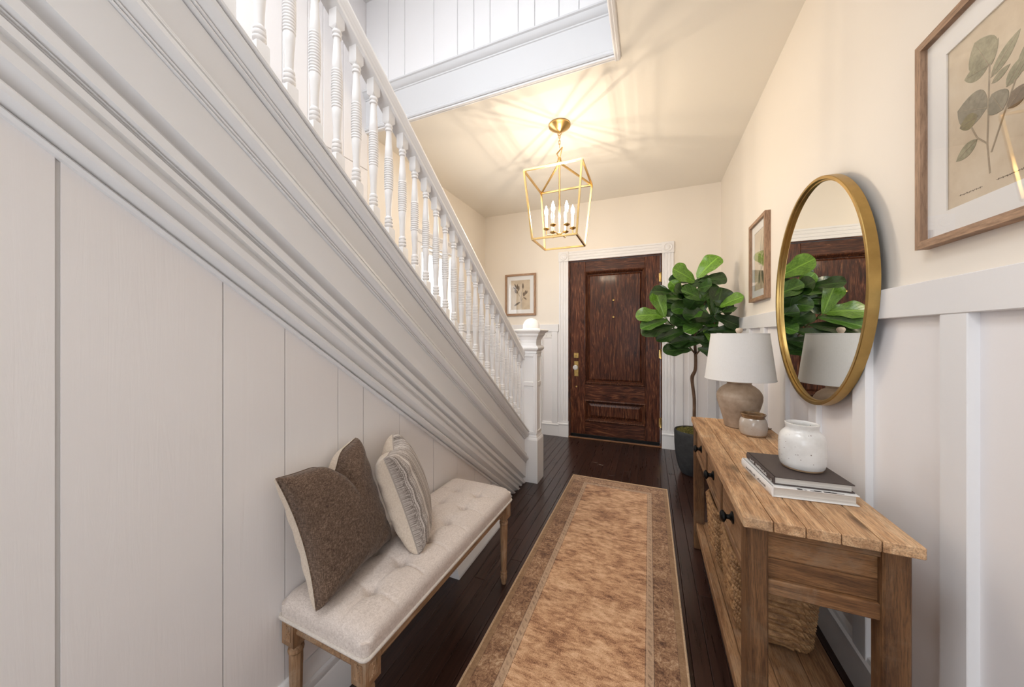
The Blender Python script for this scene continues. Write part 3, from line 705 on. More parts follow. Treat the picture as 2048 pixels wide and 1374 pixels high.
# ---------------------------------------------------------------- runner rug
def rug_mat(hw,hl):
    t=NT('vintage_runner_pile'); co=t.n('ShaderNodeTexCoord',3)
    sp=t.t.nodes.new('ShaderNodeSeparateXYZ'); t.put(sp.inputs[0],co)
    ax=t.math('ABSOLUTE',sp.outputs[0]); ay=t.math('ABSOLUTE',sp.outputs[1])
    d=t.math('MINIMUM',t.math('SUBTRACT',hw,ax),t.math('SUBTRACT',hl,ay))
    def band(a,b): return t.math('MULTIPLY',t.math('GREATER_THAN',d,a),t.math('LESS_THAN',d,b))
    # worn field: short weft streaks, blotches
    s1=t.noise(t.n('ShaderNodeMapping',Vector=co,Scale=(16,50,1)),1.0,9,0.74,0.3)
    s2=t.noise(t.n('ShaderNodeMapping',Vector=co,Scale=(4.5,7.5,1)),1.0,5,0.66,0.5)
    s3=t.noise(t.n('ShaderNodeMapping',Vector=co,Scale=(240,330,1)),1.0,2,0.6)
    s4=t.noise(t.n('ShaderNodeMapping',Vector=co,Scale=(15,19,1)),1.0,6,0.75,0.2)
    f=t.math('ADD',t.math('MULTIPLY',s1,0.46),t.math('ADD',t.math('MULTIPLY',s2,0.34),t.math('ADD',t.math('MULTIPLY',s4,0.20),t.math('MULTIPLY',t.math('SUBTRACT',s3,0.5),0.26))))
    field=t.ramp(f,[(0.39,(0.15,0.064,0.034)),(0.44,(0.34,0.165,0.084)),(0.495,(0.56,0.31,0.165)),(0.55,(0.72,0.445,0.26)),(0.62,(0.82,0.57,0.37))])
    # faded border: warmer and darker with scroll blotches
    bl=t.noise(t.n('ShaderNodeMapping',Vector=co,Scale=(42,38,1)),1.0,4,0.72,1.8)
    rep=t.math('SINE',t.math('MULTIPLY',sp.outputs[1],52.0))
    g=t.math('ADD',t.math('MULTIPLY',bl,0.56),t.math('ADD',t.math('MULTIPLY',s1,0.22),t.math('ADD',t.math('MULTIPLY',s2,0.22),t.math('ADD',t.math('MULTIPLY',rep,0.022),t.math('MULTIPLY',t.math('SUBTRACT',s3,0.5),0.22)))))
    bord=t.ramp(g,[(0.38,(0.095,0.044,0.027)),(0.455,(0.215,0.108,0.057)),(0.53,(0.37,0.205,0.110)),(0.63,(0.60,0.41,0.26))])
    c=t.mix(t.math('LESS_THAN',d,0.142),field,bord)
    # guard stripe with small dashes
    al=t.math('FRACT',t.math('MULTIPLY',t.math('ADD',sp.outputs[1],sp.outputs[0]),30.0))
    dash=t.math('MULTIPLY',t.math('MULTIPLY',t.math('LESS_THAN',t.math('ABSOLUTE',t.math('SUBTRACT',al,0.5)),0.17),band(0.123,0.136)),t.ramp(s4,[(0.42,0.2),(0.6,0.95)]))
    gs=t.mix(t.math('MULTIPLY',band(0.115,0.145),0.62),c,t.mix(s3,(0.46,0.295,0.18),(0.76,0.56,0.39)))
    gs=t.mix(t.math('MULTIPLY',dash,0.6),gs,(0.12,0.06,0.035))
    ln=t.math('ADD',band(0.1135,0.1165),t.math('ADD',band(0.1435,0.1465),t.math('MULTIPLY',band(0.030,0.0325),0.7)))
    gs=t.mix(t.math('MULTIPLY',ln,t.ramp(s1,[(0.35,0.9),(0.65,0.35)])),gs,(0.085,0.04,0.025))
    pl=t.mix(t.math('MULTIPLY',t.math('LESS_THAN',d,0.030),0.7),gs,t.mix(s1,(0.24,0.135,0.065),(0.40,0.25,0.135)))
    return t.fin(pl,0.97,None,t.bump(s3,0.5,0.003),Sheen_Weight=0.25,Specular_IOR_Level=0.1)
RW,RL=0.374,1.32
rug=thing('runner_rug','long faded brown vintage runner rug with a bordered edge on the dark floor','rug',(-0.242,1.57,0),0.0)
def rf(u,v):
    x=(u*2-1)*(RW-0.004); y=(v*2-1)*(RL-0.004)
    z=0.007+0.0008*noise.noise((x*5,y*5,0))
    if abs(u-0.5)>0.49 or abs(v-0.5)>0.495: z=0.005
    return (x,y,z)
m=MB(); m.grid(rf,24,80); m.obj('pile',rug_mat(RW,RL),rug,60)
m=MB(); loop=[]
for a,b in (((-1,-1),(1,-1)),((1,-1),(1,1)),((1,1),(-1,1)),((-1,1),(-1,-1))):
    for k in range(24):
        s=k/24; x=(a[0]+(b[0]-a[0])*s)*(RW-0.003); y=(a[1]+(b[1]-a[1])*s)*(RL-0.003)
        loop.append((x+0.0012*noise.noise((x*9,y*9,3)),y+0.001*noise.noise((x*9,y*9,8)),0.0046))
m.tube(loop,0.0045,8,closed=True)
M['bind']=fabric('rug_binding',[(0.42,0.27,0.155),(0.58,0.40,0.245),(0.68,0.49,0.32)],500,0.95,0.4)
m.obj('binding',M['bind'],rug,60)

# ---------------------------------------------------------------- console table
TX0,TX1,TY0,TY1,TZ=0.229,0.578,1.044,2.225,0.742
ct=thing('console_table','reclaimed pine console table with three drawers and a low shelf along the right wall','console table')
TT=0.028
edges=[TX0,0.296,0.362,0.430,0.503,TX1]
rt=random.Random(11)
for i,(a,b) in enumerate(zip(edges,edges[1:])):
    dz=rt.uniform(-0.0006,0.0004)
    m=MB().box(a+0.0010,b-0.0010,TY0+rt.uniform(-0.0005,0.0005),TY1,TZ-TT,TZ+dz,0.0022)
    m.obj('top_board',M['rust_y'],ct)
LW=0.051
LX0,LX1,LY0,LY1=TX0+0.010,TX1-0.015,TY0+0.018,TY1-0.018
for x in (LX0,LX1-LW):
    for y in (LY0,LY1-LW):
        MB().box(x,x+LW,y,y+LW,0,TZ-TT,0.004).obj('leg',M['rust_z'],ct)
AZ=0.535
# end panels: top rail, two boards, lower rail
for y in (LY0+0.010,LY1-LW+0.024):
    MB().box(LX0+LW-0.002,LX1-LW+0.002,y,y+0.024,TZ-TT-0.026,TZ-TT,0.002).obj('rail',M['rust_x'],ct)
    MB().box(LX0+LW-0.002,LX1-LW+0.002,y,y+0.030,AZ,AZ+0.040,0.003).obj('rail',M['rust_x'],ct)
    MB().box(LX0+LW-0.002,LX1-LW+0.002,y+0.012,y+0.028,AZ+0.040,AZ+0.091,0.0015).obj('end_board',M['rust_x'],ct)
    MB().box(LX0+LW-0.002,LX1-LW+0.002,y+0.012,y+0.028,AZ+0.0915,TZ-TT-0.026,0.0015).obj('end_board',M['rust_x'],ct)
# front frame and drawers
FX=LX0+0.010
MB().box(FX,FX+0.03,LY0+LW,LY1-LW,TZ-TT-0.016,TZ-TT,0.002).obj('rail',M['rust_f'],ct)
MB().box(FX,FX+0.03,LY0+LW,LY1-LW,AZ,AZ+0.026,0.002).obj('rail',M['rust_f'],ct)
MB().box(LX1-0.03,LX1-0.006,LY0+LW,LY1-LW,AZ,TZ-TT,0.002).obj('back_rail',M['rust_f'],ct)
n=3; a0=LY0+LW; dw=(LY1-LW-a0)/n
for i in range(1,n):
    MB().box(FX,FX+0.03,a0+i*dw-0.013,a0+i*dw+0.013,AZ+0.024,TZ-TT-0.014,0.002).obj('divider',M['rust_z'],ct)
kn=None
for i in range(n):
    y0=a0+i*dw+(0.014 if i else 0.002); y1=a0+(i+1)*dw-(0.014 if i<n-1 else 0.002)
    dr=MB().box(FX+0.004,FX+0.03,y0+0.002,y1-0.002,AZ+0.028,TZ-TT-0.018,0.003)
    dr.box(FX+0.03,LX1-0.04,y0+0.006,y1-0.006,AZ+0.03,TZ-TT-0.03)
    dr=dr.obj('drawer',M['rust_f'],ct)
    for yy in ((y0+y1)/2,):
        m=MB().lathe([(0.019,0),(0.019,0.003),(0.012,0.006),(0.0075,0.011),(0.0075,0.018),(0.013,0.022),(0.0185,0.026),(0.0185,0.031),(0.012,0.036),(0,0.037)],20)
        m.xf(Matrix.Translation((FX+0.004,yy,(AZ+TZ-TT)/2))@Matrix.Rotation(-PI/2,4,'Y'))
        m.obj('knob',M['iron'],dr,40,'black iron knob')
# shelf
SZ=0.150
sx=[LX0+0.010,LX0+0.044,LX0+0.130,LX0+0.222,LX1-0.008]
for a,b in zip(sx,sx[1:]):
    m=MB()
    if a==sx[0] or b==sx[-1]: m.box(a,b-0.001,LY0+LW-0.004,LY1-LW+0.004,SZ-0.045,SZ,0.003)
    else: m.box(a,b-0.001,LY0+0.02,LY1-0.02,SZ-0.024,SZ-0.001,0.002)
    # keep clear of the legs
    m.obj('shelf_board',M['rust_f'],ct)

# ---------------------------------------------------------------- baskets
def basket_mesh(hx,hy,h,taper,rows=16,seed=0):
    m=MB(); seg=260; rpr=7; nv=rows*rpr+1
    def R(ang,e=0.36):
        c,s=math.cos(ang),math.sin(ang)
        return (math.copysign(abs(c)**e,c),math.copysign(abs(s)**e,s))
    def f(u,v):
        a=2*PI*u; c,s=R(a); z=v*h
        k=1-taper*(1-v)**1.3
        row=v*rows; fr=row-math.floor(row); ri=math.floor(row)
        bul=abs(math.sin(PI*fr))**0.7*0.0065
        tw=0.0050*math.sin(u*2*PI*38+ri*2.1+fr*2.8)*abs(math.sin(PI*fr))**0.5
        w=0.003*noise.noise((c*2.5+seed,s*2.5,z*9))
        d=bul+tw+w
        bot=0.82+0.18*min(1,(z/0.025))**0.5
        zz=z+0.002*math.sin(u*2*PI*3+seed)
        return ((hx*k*bot+d)*c,(hy*k*bot+d)*s,zz)
    m.grid(f,seg,nv,wrap_u=True)
    def g(u,v):
        a=2*PI*u; c,s=R(a); z=0.006+(h-0.006)*(1-v); k=1-taper*(v)**1.3
        return ((hx*k-0.012)*c,(hy*k-0.012)*s,z)
    m.grid(g,80,14,wrap_u=True)
    return m,R
def basket(name,label,x,y,rz,hx,hy,h,seed):
    b=thing(name,label,'basket',(x,y,SZ),rz,'seagrass baskets on the shelf')
    m,R=basket_mesh(hx,hy,h,0.16,13,seed); m.obj('woven_body',M['grass'],b,60)
    m=MB(); pts=[]
    for k in range(120):
        c,s=R(2*PI*k/120); pts.append(((hx-0.002)*c,(hy-0.002)*s,h+0.003*math.sin(2*PI*3*k/120+seed)))
    rr=[0.0085+0.0015*math.sin(k*1.55) for k in range(120)]
    m.tube(pts,rr,8,closed=True); m.obj('rim',M['grass'],b,60)
    m=MB().box(-hx*0.62,hx*0.62,-hy*0.62,hy*0.62,0.0,0.008); m.obj('bottom',M['grass'],b)
    return b
basket('seagrass_basket','woven seagrass basket on the console shelf, nearer to the viewer',0.402,1.52,0.0,0.120,0.148,0.275,1.0)
basket('seagrass_basket','woven seagrass basket on the console shelf, farther toward the plant',0.398,1.865,0.0,0.120,0.150,0.265,4.0)

# ---------------------------------------------------------------- things on the console
tz=TZ
lamp=thing('table_lamp','unlit table lamp with white drum shade and rounded earthenware base','lamp',(0.438,2.075,tz))
bp=[(0.0,0.0),(0.060,0.0),(0.066,0.004),(0.071,0.03),(0.083,0.075),(0.095,0.115),(0.1015,0.142),(0.1025,0.150),(0.1015,0.156),(0.1025,0.159),(0.1025,0.166),(0.099,0.178),(0.088,0.197),(0.070,0.213),(0.057,0.221),(0.053,0.226),(0.056,0.231),(0.059,0.236),(0.057,0.241),(0.050,0.243),(0.046,0.238),(0.0,0.236)]
MB().lathe(bp,48).obj('base',M['earth'],lamp,40,'taupe earthenware urn base')
MB().lathe([(0.016,0.236),(0.016,0.250),(0.010,0.254),(0.010,0.30),(0.015,0.302),(0.015,0.345),(0,0.346)],16).obj('socket',M['hinge'],lamp,40)
m=MB(); m.lathe([(0.158,0.249),(0.129,0.490)],64,cap=False)
m.lathe([(0.158,0.249),(0.1595,0.251),(0.1590,0.255)],64,cap=False); m.lathe([(0.1302,0.485),(0.1302,0.490),(0.1275,0.4905)],64,cap=False)
sh=m.obj('lamp_shade',M['shade'],lamp,40,'white linen shade',fix=False)
for a in range(3):
    t=2*PI*a/3; MB().tube([(0.012*math.cos(t),0.012*math.sin(t),0.480),(0.128*math.cos(t),0.128*math.sin(t),0.478)],0.0016,6).obj('spider_arm',M['hinge'],sh)
MB().tube([(0,0,0.345),(0,0,0.490)],0.004,8).obj('harp_rod',M['hinge'],lamp)
MB().lathe([(0.006,0.482),(0.008,0.490),(0.013,0.496),(0.0165,0.505),(0.0165,0.511),(0.012,0.518),(0.0,0.520)],20).obj('finial',M['finial'],lamp,40,'pale wooden finial')
MB().tube([(0.055,0.02,0.003),(0.09,0.00,0.003),(0.115,-0.02,0.003),(0.130,-0.012,0.003),(0.1385,0.0,0.0028)],0.0026,8).obj('cord',M['cord'],lamp,40)

crock=thing('stoneware_crock','small oatmeal glazed crock with a brown rim beside the lamp','pot',(0.463,1.925,tz))
MB().lathe([(0,0.0),(0.046,0.0),(0.051,0.003),(0.0555,0.018),(0.0575,0.040),(0.0565,0.060),(0.052,0.076),(0.0475,0.083)],48).obj('body',M['glaze'],crock,40)
MB().lathe([(0.0472,0.082),(0.0462,0.088),(0.0490,0.094),(0.0525,0.099),(0.0525,0.102),(0.0485,0.1035),(0.0440,0.100),(0.0425,0.090),(0.046,0.07),(0.050,0.04),(0.046,0.01),(0,0.008)],48,cap=False).obj('rim',M['glaze_rim'],crock,40,'glossy brown glazed rim')
MB().lathe([(0.047,-0.0001),(0.0512,0.0025),(0.0525,0.008)],48,cap=False).obj('foot',M['raw_clay'],crock)

# books
def book(name,label,loc,rz,w,l,h,cov,spine_ink,cat='book'):
    b=thing(name,label,cat,loc,rz)
    t=0.0028
    MB().box(0,w,0,l,h-t,h,0.0008).obj('cover',cov,b); MB().box(0,w,0,l,0,t,0.0008).obj('cover',cov,b)
    m=MB().prism([(0,0),(0,h),(-0.0025,h*0.8),(-0.0035,h*0.5),(-0.0025,h*0.2)],1,0,l); m.box(0,t,0,l,0,h); m.obj('spine',cov,b,30)
    MB().box(t,w-0.006,0.005,l-0.005,t,h-t).obj('page_block',M['pages'],b)
    return b
bw=book('white_book','thick white covered book lying on the console under the dark book','unused' and (0.338,1.205,tz+0.0008),0.09,0.205,0.245,0.030,M['book_white'],None)
bd=book('dark_book','dark brown clothbound book lying on the white book','unused' and (0.3465,1.222,tz+0.0316),0.075,0.192,0.222,0.0235,M['book_dark'],None)
def marks(parent,x,ys,z0,z1,mat,name,seed):
    r=random.Random(seed); m=MB()
    for (a,b) in ys:
        y=a
        while y<b:
            w=r.uniform(0.0018,0.0045); hh=r.choice((0.55,0.75,1.0))
            zc=z0+(z1-z0)*hh
            m.box(x-0.0006,x+0.0004,y,y+min(w,b-y)*0.45,z0,zc)
            if r.random()<0.55: m.box(x-0.0006,x+0.0004,y,y+w,z0,z0+0.0014)
            if r.random()<0.45: m.box(x-0.0006,x+0.0004,y,y+w,zc-0.0014,zc)
            y+=w+0.0022
    return m.obj(name,mat,parent,kind='stuff')
marks(bd,-0.0034,[(0.045,0.135),(0.150,0.185)],0.0075,0.0155,M['ink_light'],'spine_lettering',1)
marks(bd,-0.0034,[(0.010,0.0165)],0.004,0.019,M['ink_light'],'publisher_mark',2)
marks(bw,-0.0034,[(0.04,0.10),(0.12,0.20)],0.011,0.017,M['ink_dark'],'spine_lettering',3)
m=MB()
r=random.Random(9)
for k in range(26):
    x=0.05+0.105*r.random(); m.box(x,x+r.uniform(0.004,0.016),-0.0004,0.0015+r.uniform(0,0.006),0.0300,0.0303)
m.obj('cover_print',M['ink_dark'],bw,kind='stuff')

pot=thing('speckled_vase','squat white speckled stoneware vase standing on the stacked books','vase',(0.452,1.338,tz+0.0556))
MB().lathe([(0.050,0.004),(0.0555,0.010),(0.0585,0.024),(0.0600,0.050),(0.0600,0.082),(0.0585,0.097),(0.0545,0.108),(0.0475,0.117),(0.0430,0.121),(0.0415,0.125),(0.0415,0.131),(0.0438,0.139),(0.0435,0.1425),(0.0405,0.1435),(0.0375,0.139),(0.0370,0.127),(0.042,0.115),(0.053,0.10),(0.055,0.06),(0.05,0.012),(0,0.008)],64,cap=False).obj('body',M['white_pot'],pot,40)
MB().lathe([(0,0),(0.047,0),(0.0512,0.002),(0.0525,0.0065),(0.050,0.0075)],64,cap=False).obj('foot',M['raw_clay'],pot,40,'bare brown clay foot')

# ---------------------------------------------------------------- oval mirror
mr=thing('oval_mirror','large round wall mirror with a deep brushed gold metal frame','mirror',(XR,1.783,1.400))
MA,MBB=0.410,0.467; XD=-0.052; XBK=-0.0225
def oval(prof,n=120):
    """prof: (inset, x)"""
    m=MB(); k=len(prof); vs=[]; fs=[]
    for (ins,xx) in prof:
        for j in range(n):
            a=2*PI*j/n; vs.append((xx,(MA-ins)*math.cos(a),(MBB-ins)*math.sin(a)))
    for i in range(k):
        i2=(i+1)%k
        for j in range(n): fs.append((i*n+j,i*n+(j+1)%n,i2*n+(j+1)%n,i2*n+j))
    m.add(vs,fs); return m
oval([(0.0,XBK),(0.0,XD+0.002),(0.002,XD),(0.012,XD),(0.014,XD+0.002),(0.0145,XD+0.010),(0.020,XD+0.011),(0.0215,XD+0.018),(0.0215,XBK)]).obj('frame',M['gold'],mr,35)
m=MB(); n=120; m.add([(XD+0.016,(MA-0.020)*math.cos(2*PI*j/n),(MBB-0.020)*math.sin(2*PI*j/n)) for j in range(n)],[tuple(range(n))]); m.obj('mirror_glass',M['mirror'],mr)
m=MB(); m.add([(XBK-0.001,(MA-0.003)*math.cos(2*PI*j/n),(MBB-0.003)*math.sin(2*PI*j/n)) for j in range(n)],[tuple(range(n))]); m.obj('back_board',M['dark'],mr)

# ---------------------------------------------------------------- framed botanical prints
def leafpoly(bx,bz,tx,tz_,w,y,n=9,pinch=0.9):
    """flat leaf in the (h,z) plane at depth y"""
    dx,dz=tx-bx,tz_-bz; L=math.hypot(dx,dz); ux,uz=dx/L,dz/L; nx,nz=-uz,ux
    pr=[(k/n,math.sin(PI*(k/n)**pinch)**0.8) for k in range(n+1)]
    up=[(bx+ux*L*t+nx*L*w*0.5*s,bz+uz*L*t+nz*L*w*0.5*s) for t,s in pr]
    dn=[(bx+ux*L*t-nx*L*w*0.5*s,bz+uz*L*t-nz*L*w*0.5*s) for t,s in pr[1:-1]][::-1]
    return up+dn
def picture(name,label,side,h0,h1,z0,z1,fw,mat_w,depth,leaves,stems,caps,inks,wall):
    """side 'right' (plane x=wall, h=y) or 'back' (plane y=wall, h=x); artwork coords are world h,z"""
    loc=(wall,(h0+h1)/2,(z0+z1)/2) if side=='right' else ((h0+h1)/2,wall,(z0+z1)/2)
    p=thing(name,label,'picture',loc)
    ch,cz=(h0+h1)/2,(z0+z1)/2
    def to(m):
        if side=='right': m.v=[(-v[1],v[0]-ch,v[2]-cz) for v in m.v]
        else: m.v=[(v[0]-ch,-v[1],v[2]-cz) for v in m.v]
        return m
    # local build: (h, out, z)
    def B(a,b,c,d,e,f,bv=0.0): return MB().box(a,b,c,d,e,f,bv)
    def mitre(pts): return to(MB().prism(pts,1,0.0005,depth))
    a,b,c,d=h0,h1,z0,z1
    mitre([(a,c),(a,d),(a+fw,d-fw),(a+fw,c+fw)]).obj('frame_side',M['frame'],p)
    mitre([(b,c),(b,d),(b-fw,d-fw),(b-fw,c+fw)]).obj('frame_side',M['frame'],p)
    mitre([(a,c),(b,c),(b-fw,c+fw),(a+fw,c+fw)]).obj('frame_bar',M['frame_h'],p)
    mitre([(a,d),(b,d),(b-fw,d-fw),(a+fw,d-fw)]).obj('frame_bar',M['frame_h'],p)
    dm=depth*0.45
    x0,x1,y0,y1=a+fw+mat_w,b-fw-mat_w,c+fw+mat_w,d-fw-mat_w
    m=MB()
    for q in ((a+fw-0.002,x0,c+fw-0.002,d-fw+0.002),(x1,b-fw+0.002,c+fw-0.002,d-fw+0.002),(x0,x1,c+fw-0.002,y0),(x0,x1,y1,d-fw+0.002)): m.box(q[0],q[1],dm-0.003,dm,q[2],q[3])
    to(m).obj('mat',M['mat_board'],p,None,'white mat board')
    to(B(x0-0.004,x1+0.004,dm-0.006,dm-0.004,y0-0.004,y1+0.004)).obj('print',M['print'],p,None,'aged botanical print')
    yy=dm-0.0036; k=0
    for i,l in enumerate(leaves):
        m=MB(); pts=leafpoly(*l[:4],l[4],0); m.prism(pts,1,dm-0.0045,yy+i*0.00008); to(m).obj('printed_leaf',M[inks[i%len(inks)]],p)
        if side=='right' and l[4]>0.3:
            m=MB(); e=0.93; m.tube([(l[0],dm-0.0033+i*0.00008,l[1]),(l[0]+(l[2]-l[0])*e,dm-0.0033+i*0.00008,l[1]+(l[3]-l[1])*e)],[0.0007,0.0003],5); to(m).obj('printed_vein',M['ink_stem'],p)
    for s in stems:
        m=MB(); ww=0.0016 if side=='right' and (h1-h0)>0.3 and z1-z0<0.57 and h1<1.5 else 0.0026
        m.tube([(q[0],yy-0.0002,q[1]) for q in s],[ww]*len(s),6); to(m).obj('printed_stem',M['ink_stem'],p)
    for i,s in enumerate(caps):
        m=MB(); (ha,za),(hb_,zb_)=s; pts=[]; r=random.Random(i+3); nn=44
        for q in range(nn):
            t=q/(nn-1); pts.append((ha+(hb_-ha)*t+0.0008*math.sin(q*1.9),yy,za+(zb_-za)*t+0.0022*math.sin(q*2.6+r.random())*(0.5+r.random()*0.6)))
        m.tube(pts,0.00045,4); to(m).obj('caption',M['ink_brown'],p,None,'handwritten caption line',kind='stuff')
    m=MB().box(a+fw-0.001,b-fw+0.001,depth*0.70,depth*0.70+0.0015,c+fw-0.001,d-fw+0.001); to(m).obj('glass',M['glass'],p)
    return p
BIGL=[(1.046,1.798,1.081,1.875,0.80),(1.047,1.8,1.107,1.81,0.6),(1.051,1.711,1.125,1.749,0.9),(1.073,1.707,1.119,1.706,0.75),(1.074,1.656,1.129,1.632,0.5),(1.042,1.769,0.981,1.822,0.35),(1.04,1.755,1.001,1.768,0.4),(1.008,1.726,0.971,1.766,0.55),(1.016,1.685,1.04,1.733,0.9),(1.005,1.68,0.97,1.708,0.8),(1.041,1.796,1.026,1.841,0.22),(0.985,1.735,0.93,1.80,0.5),(0.97,1.69,0.91,1.66,0.5)]
BIGS=[[(1.044,1.567),(1.05,1.633),(1.046,1.759),(1.045,1.80)],[(1.041,1.61),(1.011,1.681),(0.99,1.73)],[(1.05,1.633),(1.074,1.659),(1.088,1.69)]]
BIGC=[((1.121,1.548),(1.062,1.546)),((1.03,1.547),(0.97,1.545))]
picture('botanical_print','large framed botanical print of a leafy branch above the chair rail, nearest to the viewer','right',0.79,1.228,1.447,1.982,0.019,0.058,0.026,BIGL,BIGS,BIGC,['ink_green','ink_green','ink_grey','ink_olive','ink_green','ink_green','ink_green','ink_green','ink_grey','ink_brown','ink_green'],XR)
SL=[(2.606,1.687,2.664,1.764,0.75),(2.59,1.684,2.519,1.738,0.85),(2.64,1.65,2.652,1.562,0.33),(2.59,1.645,2.555,1.55,0.35),(2.62,1.76,2.60,1.87,0.13),(2.585,1.75,2.55,1.86,0.13),(2.57,1.74,2.52,1.83,0.1),(2.545,1.69,2.515,1.64,0.4)]
SS=[[(2.605,1.53),(2.608,1.64),(2.60,1.75),(2.60,1.80)],[(2.60,1.65),(2.55,1.69)]]
picture('botanical_print','small framed print of dark drooping leaves between the plant and the mirror','right',2.455,2.812,1.452,1.985,0.022,0.050,0.030,SL,SS,[],['ink_olive','ink_olive','ink_black','ink_black','ink_olive','ink_olive','ink_stem','ink_olive'],XR)
BKL=[(-1.559,1.763,-1.601,1.815,0.6),(-1.577,1.814,-1.625,1.845,0.3),(-1.565,1.813,-1.604,1.891,0.25),(-1.559,1.813,-1.562,1.886,0.25),(-1.547,1.79,-1.541,1.862,0.3),(-1.487,1.815,-1.487,1.893,0.3),(-1.472,1.72,-1.481,1.776,0.4),(-1.464,1.73,-1.446,1.802,0.35),(-1.44,1.751,-1.428,1.795,0.4),(-1.475,1.709,-1.437,1.679,0.4),(-1.523,1.652,-1.61,1.602,0.25)]
BKS=[[(-1.511,1.577),(-1.511,1.666),(-1.526,1.722),(-1.559,1.768)],[(-1.511,1.666),(-1.481,1.703),(-1.464,1.736)],[(-1.511,1.666),(-1.505,1.766),(-1.487,1.82)]]
picture('botanical_print','framed pressed flower print on the end wall left of the door','back',-1.728,-1.312,1.477,2.008,0.026,0.052,0.026,BKL,BKS,[],['ink_brown'],YB)

# switch plates on the end wall
def plate(label,x,z,w,h):
    p=thing('switch_plate',label,'switch plate',(x,YB-0.0005,z),0,'white switch plates on the end wall')
    MB().box(-w/2,w/2,-0.006,0,-h/2,h/2,0.002).obj('plate',M['plate'],p)
    for k in (-1,1):
        MB().box(k*w/4-0.006,k*w/4+0.006,-0.012,-0.005,-0.012,0.012,0.002).obj('toggle',M['plate'],p)
        for zz in (-0.032,0.032): MB().box(k*w/4-0.003,k*w/4+0.003,-0.0068,-0.005,zz-0.003,zz+0.003).obj('screw',M['iron'],p)
    return p
plate('white double switch plate on the end wall right beside the newel ball',-1.145,1.252,0.135,0.118)
plate('white switch plate mostly hidden behind the handrail end',-1.565,1.235,0.135,0.118)
# ---------------------------------------------------------------- tufted bench
bn=thing('tufted_bench','tufted beige linen bench on turned limed oak legs against the board wall','bench',(-0.8125,1.078,0),-0.0227)
BW,BL,PZ=0.171,0.452,0.405
def rrect(hx,hy,r,n=6):
    p=[]
    for cx,cy,a0 in ((hx-r,hy-r,0),(-hx+r,hy-r,PI/2),(-hx+r,-hy+r,PI),(hx-r,-hy+r,1.5*PI)):
        for k in range(n+1): a=a0+PI/2*k/n; p.append((cx+r*math.cos(a),cy+r*math.sin(a)))
    return p
TY=[-0.334,-0.208,-0.080,0.047,0.172,0.297]; TXs=[-0.055,0.063]
def seat_h(x,y):
    ex=max(0,1-abs(x)/BW); ey=max(0,1-abs(y)/BL)
    dx=(BW-abs(x)); dy=(BL-abs(y)); r=0.045
    def edge(d): 
        d=max(0,min(1,d/r)); return math.sqrt(max(0,1-(1-d)**2))
    e=min(edge(dx),edge(dy)) if dx>r or dy>r else max(0,1-math.hypot(1-min(1,dx/r),1-min(1,dy/r)))
    if dx<=r and dy<=r:
        q=math.hypot(1-dx/r,1-dy/r); e=math.sqrt(max(0,1-min(1,q)**2)) if q<1 else 0
    z=0.040+0.024*e+0.016*(1-(x/BW)**2)*(1-(y/BL)**4)
    for ty in TY:
        for tx in TXs:
            d=math.hypot(x-tx,y-ty); z-=0.022*math.exp(-(d/0.014)**2)+0.009*math.exp(-(d/0.036)**2)
        z-=0.0050*e*math.exp(-((y-ty)/0.0035)**2)*(0.25+0.75*min(1,max(0.0,(abs(x)-0.02))/0.03)) if abs(x)<BW-0.012 else 0.0
    for tx in TXs:
        z-=0.0042*e*math.exp(-((x-tx)/0.0035)**2)
    return z
m=MB(); NX_,NY_=64,190
def sp(u,v):
    # denser toward the edges
    uu=u*2-1; vv=v*2-1
    x=BW*math.sin(uu*PI/2)**1 if False else BW*uu; y=BL*vv
    r=0.022
    # round the corners in plan
    ox=max(0,abs(x)-(BW-r)); oy=max(0,abs(y)-(BL-r))
    if ox>0 and oy>0:
        q=math.hypot(ox,oy); k=max(ox,oy)/q
        x=math.copysign(BW-r+ox*k,x); y=math.copysign(BL-r+oy*k,y)
    return (x,y,PZ+seat_h(BW*uu,BL*vv))
m.grid(sp,NX_,NY_)
# side skirt of the cushion
idx=[i for i in range(NX_)]+[j*NX_+NX_-1 for j in range(1,NY_)]+[(NY_-1)*NX_+i for i in range(NX_-2,-1,-1)]+[j*NX_ for j in range(NY_-2,0,-1)]
n=len(idx); top=[m.v[i] for i in idx]
o=len(m.v)
m.v+=[(p[0]*1.004,p[1]*1.0015,PZ+0.028) for p in top]+[(p[0]*1.0,p[1]*1.0,PZ+0.004) for p in top]
for i in range(n):
    j=(i+1)%n
    m.f.append((idx[i],idx[j],o+j,o+i)); m.m.append(0); m.f.append((o+i,o+j,o+n+j,o+n+i)); m.m.append(0)
m.obj('seat_cushion',M['linen'],bn,75)
for ty in TY:
    for tx in TXs:
        z=PZ+seat_h(tx,ty)
        b=MB().lathe([(0.0085,-0.002),(0.0085,0.002),(0.006,0.0045),(0,0.0055)],14,(tx,ty,z)).obj('tuft_button',M['linen'],bn,60)
m=MB(); pts=rrect(BW+0.001,BL+0.001,0.016,5); m.tube([(x,y,PZ+0.003) for x,y in pts],0.0052,8,closed=True); m.obj('piping',M['piping'],bn,60)
A0,A1=PZ-0.048,PZ-0.001
ap=[(0,A0),(0.006,A0),(0.010,A0+0.008),(0.006,A0+0.016),(0.004,A0+0.022),(0.009,A0+0.032),(0.011,A0+0.040),(0.011,A1),(0,A1)]
LB=0.050; ix,iy=BW-0.006,BL-0.006
for sgn in (-1,1):
    MB().prism([(sgn*(ix-0.018+d),z) for d,z in ap],1,-iy+LB-0.002,iy-LB+0.002).obj('apron',M['oak_y'],bn,30)
    MB().prism([(sgn*(iy-0.018+d),z) for d,z in ap],0,-ix+LB-0.002,ix-LB+0.002).obj('apron',M['oak_y'],bn,30)
